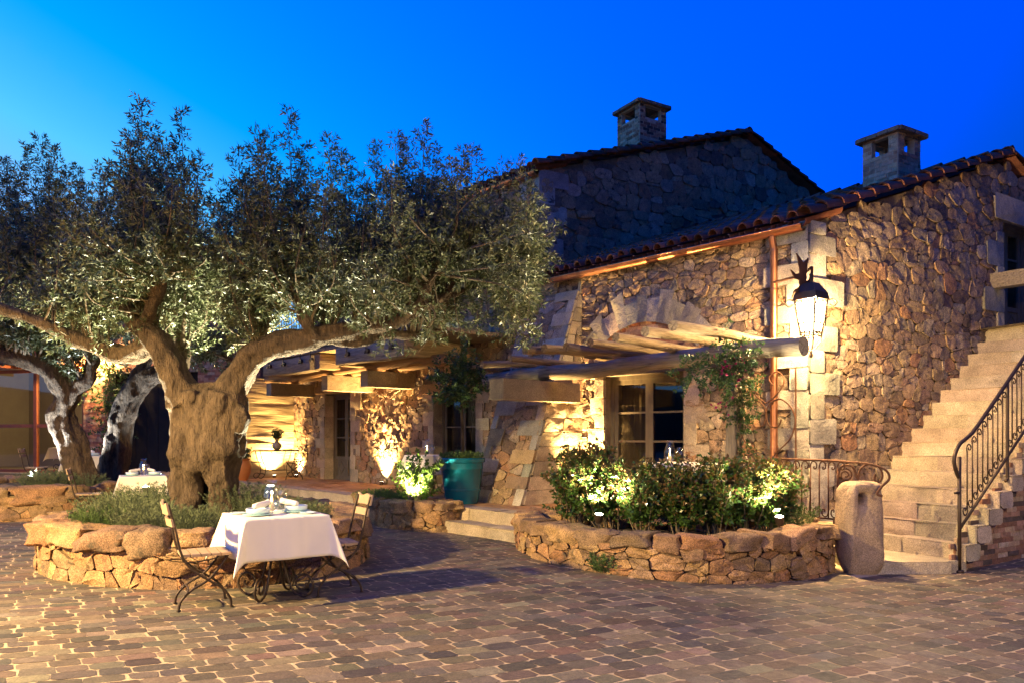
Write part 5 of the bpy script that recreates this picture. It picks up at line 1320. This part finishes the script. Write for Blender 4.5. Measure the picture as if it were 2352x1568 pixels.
def make_wine():
    t = thing('wine_glass', '', 'glass', (0, 0, 0), 'wine glasses on the tables', world=False)
    mb = MB(); mb.lathe([(.0, .002), (.034, .0), (.036, .003), (.005, .008), (.004, .085), (.012, .092), (.034, .115), (.042, .145), (.040, .175), (.033, .205)], seg=22); mb.build('bowl', THIN, t, smooth=True); return t
def make_tumbler():
    t = thing('water_glass', '', 'glass', (0, 0, 0), 'stemless water glasses on the tables', world=False)
    mb = MB(); mb.lathe([(0, .004), (.026, .002), (.036, .02), (.043, .05), (.041, .08), (.034, .115)], seg=22); mb.build('bowl', THIN, t, smooth=True); return t
def make_plates():
    t = thing('plate', '', 'plate', (0, 0, 0), 'stacked plates at the place settings', world=False)
    mb = MB(); mb.lathe([(0, .0), (.09, .0), (.128, .012), (.130, .018), (.118, .018), (.085, .008), (0, .008)], seg=32); mb.build('base_plate', AQUA, t, smooth=True)
    mb = MB(); mb.lathe([(0, .018), (.092, .018), (.10, .03), (.106, .062), (.104, .064), (.098, .04), (.085, .03), (0, .028)], seg=32); mb.build('bowl', CERAM, t, smooth=True); return t
def make_napkin():
    t = thing('napkin', '', 'napkin', (0, 0, 0), 'rolled linen napkins on the plates', world=False); mb = MB()
    mb.tube(bez([(-.10, 0, .0), (-.04, 0, .006), (.04, 0, .012), (.10, 0, .02)], 4), [.020, .024, .025, .026, .026, .026, .026, .026, .026, .026, .026, .026, .028], 14, wob=.2)
    mb.build('linen_roll', CLOTH, t, smooth=True); return t
def make_bread():
    t = thing('bread_plate', '', 'plate', (0, 0, 0), 'small bread plates', world=False)
    mb = MB(); mb.lathe([(0, 0), (.05, 0), (.074, .010), (.075, .014), (.066, .013), (.045, .006), (0, .006)], seg=28); mb.build('dish', CERAM, t, smooth=True); return t
protos = {}
def setout(kind, maker, loc, rz, label):
    if kind not in protos:
        o = protos[kind] = maker(); o.location = loc; o.rotation_euler = (0, 0, rz); o['label'] = label; return o
    return dup(protos[kind], loc, rz, label)
def table_set(x, y, z, rz, what, full, which):
    a = math.radians(rz)
    setout('table', make_table, (x, y, z), a, which)
    def q(px, py, pz=.748): return (x + px * math.cos(a) - py * math.sin(a), y + px * math.sin(a) + py * math.cos(a), z + pz)
    c = setout('cloth', make_cloth, (x, y, z), a, 'white linen tablecloth hanging low at the corners of the ' + what)
    for k in full:
        if k == 'lamp': setout('lamp', make_lamp, q(.02, .17), 0, 'lit glass hurricane lamp with a candle on the ' + what)
        if k == 'left':
            setout('plates', make_plates, q(-.17, -.06), 0, 'plate with a deep bowl on the left side of the ' + what); setout('napkin', make_napkin, q(-.13, -.02, .83), a + .6, 'rolled napkin leaning on the left plate of the ' + what)
        if k == 'right':
            setout('plates', make_plates, q(.2, .03), 0, 'plate with a deep bowl on the right side of the ' + what); setout('napkin', make_napkin, q(.15, .06, .83), a + 2.0, 'rolled napkin on the right plate of the ' + what)
        if k == 'wine':
            setout('wine', make_wine, q(.08, .05), 0, 'taller stemmed wine glass on the ' + what)
        if k == 'water': setout('tumbler', make_tumbler, q(.0, -.02), 0, 'stemless water glass nearest the camera on the ' + what); setout('tumbler', make_tumbler, q(.06, -.05 + .05), 0, 'second stemless water glass beside the wine glass on the ' + what)
        if k == 'bread': setout('bread', make_bread, q(.25, -.15), 0, 'small white bread plate at the right edge of the ' + what); setout('bread', make_bread, q(-.28, .17), 0, 'small bread plate at the back left of the ' + what)
table_set(-2.14, 6.78, gz(-2.1, 6.8), 35, 'front table', ('lamp', 'left', 'right', 'wine', 'water', 'bread'), 'iron table with big scroll legs under the nearest white tablecloth')
table_set(-6.65, 13.5, gz(-6.6, 13.5), 28, 'table between the round planters', ('lamp', 'left', 'right', 'wine', 'water'), 'table under the white cloth seen between the two round planters')
x3 = at(195, 1080, 17.6); table_set(x3.x, 17.6, .26, 20, 'far left table', ('lamp', 'right'), 'table half hidden behind the whitely lit olive trunk')
x4 = at(1012, 1080, 14.1); table_set(-1.55, 14.35, TZ + .004, 40, 'table behind the teal pot', ('lamp', 'wine'), 'terrace table behind the teal pot and the green shrub')
x5 = at(1570, 1080, 9.9); table_set(x5.x, 10.15, TZ + .004, 42, 'table behind the hedge', ('lamp', 'wine'), 'terrace table behind the hedge under the arched window')
for (p, d, lab) in ((8.4, -1.8, 'indoor table at the left'), (6.9, -1.5, 'indoor table at the right')):
    c = left(p, TZ, d); table_set(c.x, c.y, TZ, 15, lab, (), lab + ' seen through the red framed glass doors')
# console table against the boarded wall, vase with a little bush
cx = at(630, 1090, 19.6); CT = Vector((cx.x, 19.75, TZ))
ct = thing('console_table', 'narrow iron console table with curled legs in front of the glowing boarded wall', 'table', CT); e1 = N_; e2 = A_
cq = lambda x, y, z: CT + e1 * x - Vector((e1.y, -e1.x, 0)) * y + Z_ * z
mb = MB(); mb.hexa([cq(-.55, -.2, .72), cq(.55, -.2, .72), cq(.55, .2, .72), cq(-.55, .2, .72)], [cq(-.55, -.2, .755), cq(.55, -.2, .755), cq(.55, .2, .755), cq(-.55, .2, .755)]); mb.build('tabletop', IRON, ct)
for sx in (-1, 1):
    for y in (-.15, .15):
        mb = MB(); g = lambda a, z: cq(sx * a, y, z)
        mb.tube(bez([g(.50, .72), g(.44, .5), g(.36, .3), g(.38, .12), g(.46, .03)], 5) + [g(.46 + .085 * math.sin(t), .09 - .07 * math.cos(t) ) for t in np.linspace(.3, 4.6, 12)], .011, 6); mb.build('leg', IRON, ct, smooth=True)
mb = MB(); mb.tube([cq(-.38, -.15, .22), cq(.38, -.15, .22)], .009, 5); mb.tube([cq(-.38, .15, .22), cq(.38, .15, .22)], .009, 5); mb.tube(bez([cq(-.2, -.15, .72), cq(-.14, -.15, .5), cq(-.16, -.15, .22)], 4), .008, 5); mb.tube(bez([cq(.2, -.15, .72), cq(.14, -.15, .5), cq(.16, -.15, .22)], 4), .008, 5); mb.build('stretcher', IRON, ct)
lathe_thing('vase', 'round clay vase on the iron console table', 'vase', cq(.02, 0, .755), [(0, 0), (.06, 0), (.115, .06), (.125, .11), (.10, .17), (.045, .22), (.04, .27), (.055, .285), (.04, .28), (0, .2)], VASEM)
bush('potted_plant', 'little bushy plant in the round clay vase', 'plant', cq(.02, 0, 1.0), .30, .17, 12, DLEAF, .045, .016, None, 14, up=.8)

# ------------------------------------------------------------------ lamps that burn in the picture, and an added room light
LS = 3.2
def lamp(kind, name, loc, power, colr, parent=None, r=.05, target=None, size=70, blend=.6):
    d = bpy.data.lights.new(name, kind); d.energy = power * LS; d.color = colr; d.shadow_soft_size = r
    o = bpy.data.objects.new(name, d); col.objects.link(o); o.location = loc
    if kind == 'SPOT':
        d.spot_size = math.radians(size); d.spot_blend = blend
        o.rotation_euler = (Vector(target) - Vector(loc)).to_track_quat('-Z', 'Y').to_euler()
    return o
WARM = (1, .66, .28); AMB = (1, .62, .22); GREENW = (1, .93, .62); COLD = (.80, .90, 1.0); NEUT = (1, .84, .52)
def uplight(label, loc, aim, power, colr, size=75, lens=LENS, show=True):
    loc = Vector(loc); d = (Vector(aim) - loc).normalized()
    t = thing('ground_spotlight', label, 'spotlight', loc, 'small ground spotlights')
    Q = d.to_track_quat('Z', 'Y').to_matrix(); mb = MB(); mb.lathe([(0, -.10), (.035, -.10), (.048, -.06), (.052, .0), (.046, .002), (.042, -.012), (0, -.012)], seg=16)
    mb.v = [tuple(Q @ Vector(v) + loc) for v in mb.v]; mb.tube([loc - d * .08, loc - Z_ * .16], .010, 6); mb.build('housing', IRON, t, smooth=True, sharp=40)
    mb = MB(); mb.lathe([(0, .004), (.044, .004)], seg=16); mb.v = [tuple(Q @ Vector(v) + loc) for v in mb.v]; mb.build('lens', lens, t)
    lamp('SPOT', 'spot_beam', loc + d * .012, power, colr, None, .03, aim, size, .9)
def wp(p, z, d): return front(p, z, d)
uplight('spotlight at the foot of the boarded wall under the console table', C0 - N_ * .72 + Vector((.20, -.22, .42)), C0 - N_ * .72 + Vector((.0, 0, 2.6)), 480, AMB, 120)
uplight('spotlight in the corner between the boarded wall and the rubble wall', front(14.3, .42, .16), front(14.45, 2.4, -.1), 380, AMB, 100)
uplight('spotlight at the foot of the wall right of the old door', front(10.05, .42, .17), front(10.05, 2.4, -.02), 1700, AMB, 100)
uplight('spotlight at the foot of the wall right of the buttress', front(3.80, .44, .36), front(4.02, 3.2, -.05), 1250, AMB, 84)
uplight('spotlight hidden in the bright green shrub of the small planter', at(945, 1140, 11.72).xy.to_3d() + Z_ * .50, at(958, 1070, 12.0), 420, (1, .84, .46), 120)
uplight('glaring spotlight at the left end of the hedge', Vector((1.0, 8.62, .56)), Vector((1.02, 8.42, 1.3)), 400, NEUT, 150)
uplight('glaring spotlight at the right end of the hedge', Vector((2.98, 8.36, .56)), Vector((2.90, 8.20, 1.3)), 430, NEUT, 150)
uplight('spotlight left of the biggest trunk aimed into the crown', Vector((-4.75, 9.75, .80)), Vector((-4.6, 9.4, 4)), 1050, GREENW, 112)
uplight('spotlight right of the biggest trunk aimed into the crown', Vector((-3.2, 9.95, .80)), Vector((-3.0, 9.4, 4)), 1050, GREENW, 112)
uplight('cold white spotlight below the left leaning olive', Vector((-8.95, 13.95, .72)), Vector((-8.5, 14.25, 2.0)), 480, COLD, 80, LENSW)
uplight('cold white spotlight below the third olive', Vector((-9.15, 15.85, .75)), Vector((-8.85, 16.2, 2.0)), 420, COLD, 75, LENSW)
uplight('spotlight behind the third olive aimed up into the leaves', Vector((-7.9, 16.8, .62)), Vector((-7.6, 16.5, 4.0)), 160, COLD, 90, LENSW)
lamp('POINT', 'lantern_flame', lq(0, 0, .25), 1500, WARM, None, .09)
for o in [x for x in col.objects if x.get('category') == 'lamp']:
    lamp('POINT', 'candle_light', Vector(o.location) + Z_ * .135, .7, (1, .62, .25), None, .012)
# wall lamp over the climbing vine
wl = thing('wall_lamp', 'bright lamp on the brick pier above the climbing vine', 'lamp', left(5.3, 3.3, .25)); c = left(5.15, 3.72, .35)
mb = MB(); mb.tube([left(5.15, 3.85, 0), left(5.15, 3.92, .2), c + Z_ * .14], .015, 6); mb.lathe([(0, .16), (.03, .15), (.15, .05), (.15, .04), (.02, .14)], c, 14); mb.build('bracket', IRON, wl)
mb = MB(); mb.lathe([(0, -.02), (.05, .0), (.055, .06), (.03, .12), (0, .13)], c, 12); mb.build('bulb', HOT, wl, smooth=True)
lamp('POINT', 'wall_lamp_glow', c - Z_ * .06 - FN * .03, 420, WARM, None, .05)
lamp('POINT', 'room_fill_light', left(7.4, 2.9, -2.8), 330, (1, .72, .38), None, .15)  # added fill light without a fixture, brightens the room behind the glass doors
# lanterns of the courtyard that stand out of the frame, to the left and behind
lamp('SPOT', 'yard_lantern_left', (-7.6, 3.4, 3.6), 3300, (1, .69, .27), None, .14, (-7.59, 3.41, 0), 173, .25)
lamp('SPOT', 'yard_lantern_behind', (4.8, -1.6, 4.3), 900, (1, .72, .36), None, .14, (4.5, -1.0, 0), 172, .3)

# ------------------------------------------------------------------ dusk sky
w = bpy.data.worlds.new('World'); sc.world = w; w.use_nodes = True; nt = w.node_tree; N = nt.nodes; L = nt.links
bg = N['Background']; sk = N.new('ShaderNodeTexSky'); sk.sky_type = 'NISHITA'; sk.sun_disc = False
sk.sun_elevation = math.radians(-5); sk.sun_rotation = math.radians(-75); sk.ozone_density = 3; sk.air_density = 1; sk.dust_density = .3
sep = N.new('ShaderNodeSeparateColor'); com = N.new('ShaderNodeCombineColor'); L.new(sk.outputs[0], sep.inputs[0])
def mth(op, x, y, clampit=False):
    m = N.new('ShaderNodeMath'); m.operation = op; m.use_clamp = clampit
    if hasattr(x, 'is_linked'): L.new(x, m.inputs[0])
    else: m.inputs[0].default_value = x
    m.inputs[1].default_value = y; return m.outputs[0]
# the camera's saturated grading of the blue hour: red only near the afterglow, blue compressed
gch = mth('MINIMUM', mth('MULTIPLY', sep.outputs[1], 92), .62)
red = mth('MAXIMUM', mth('MULTIPLY', mth('SUBTRACT', sep.outputs[0], .0022), 75), .0)
L.new(mth('MINIMUM', red, .22), com.inputs[0])
L.new(gch, com.inputs[1])
L.new(mth('MINIMUM', mth('POWER', mth('MULTIPLY', sep.outputs[2], 1 / .0044), 2.0), 1.3), com.inputs[2])
L.new(com.outputs[0], bg.inputs[0]); bg.inputs[1].default_value = 1.0

# ------------------------------------------------------------------ camera and render settings
cd = bpy.data.cameras.new('camera'); cam = bpy.data.objects.new('camera', cd); col.objects.link(cam)
cam.location = (0, 0, EYE); cam.rotation_euler = (math.radians(90), 0, 0)
cd.sensor_width = 36; cd.lens = 36 * FPX / 2352; cd.shift_x = 0; cd.shift_y = (HV - 784) / 2352; cd.clip_end = 500; cd.clip_start = .05
sc.camera = cam
sc.view_settings.view_transform = 'Standard'; sc.view_settings.look = 'None'; sc.view_settings.exposure = 0; sc.view_settings.gamma = 1
c = sc.cycles; c.use_denoising = True; c.denoiser = 'OPENIMAGEDENOISE'; c.max_bounces = 6; c.diffuse_bounces = 3; c.glossy_bounces = 3; c.transparent_max_bounces = 24
c.sample_clamp_indirect = 4; c.use_light_tree = True; c.caustics_reflective = False; c.caustics_refractive = False; c.use_adaptive_sampling = True; c.adaptive_threshold = .015
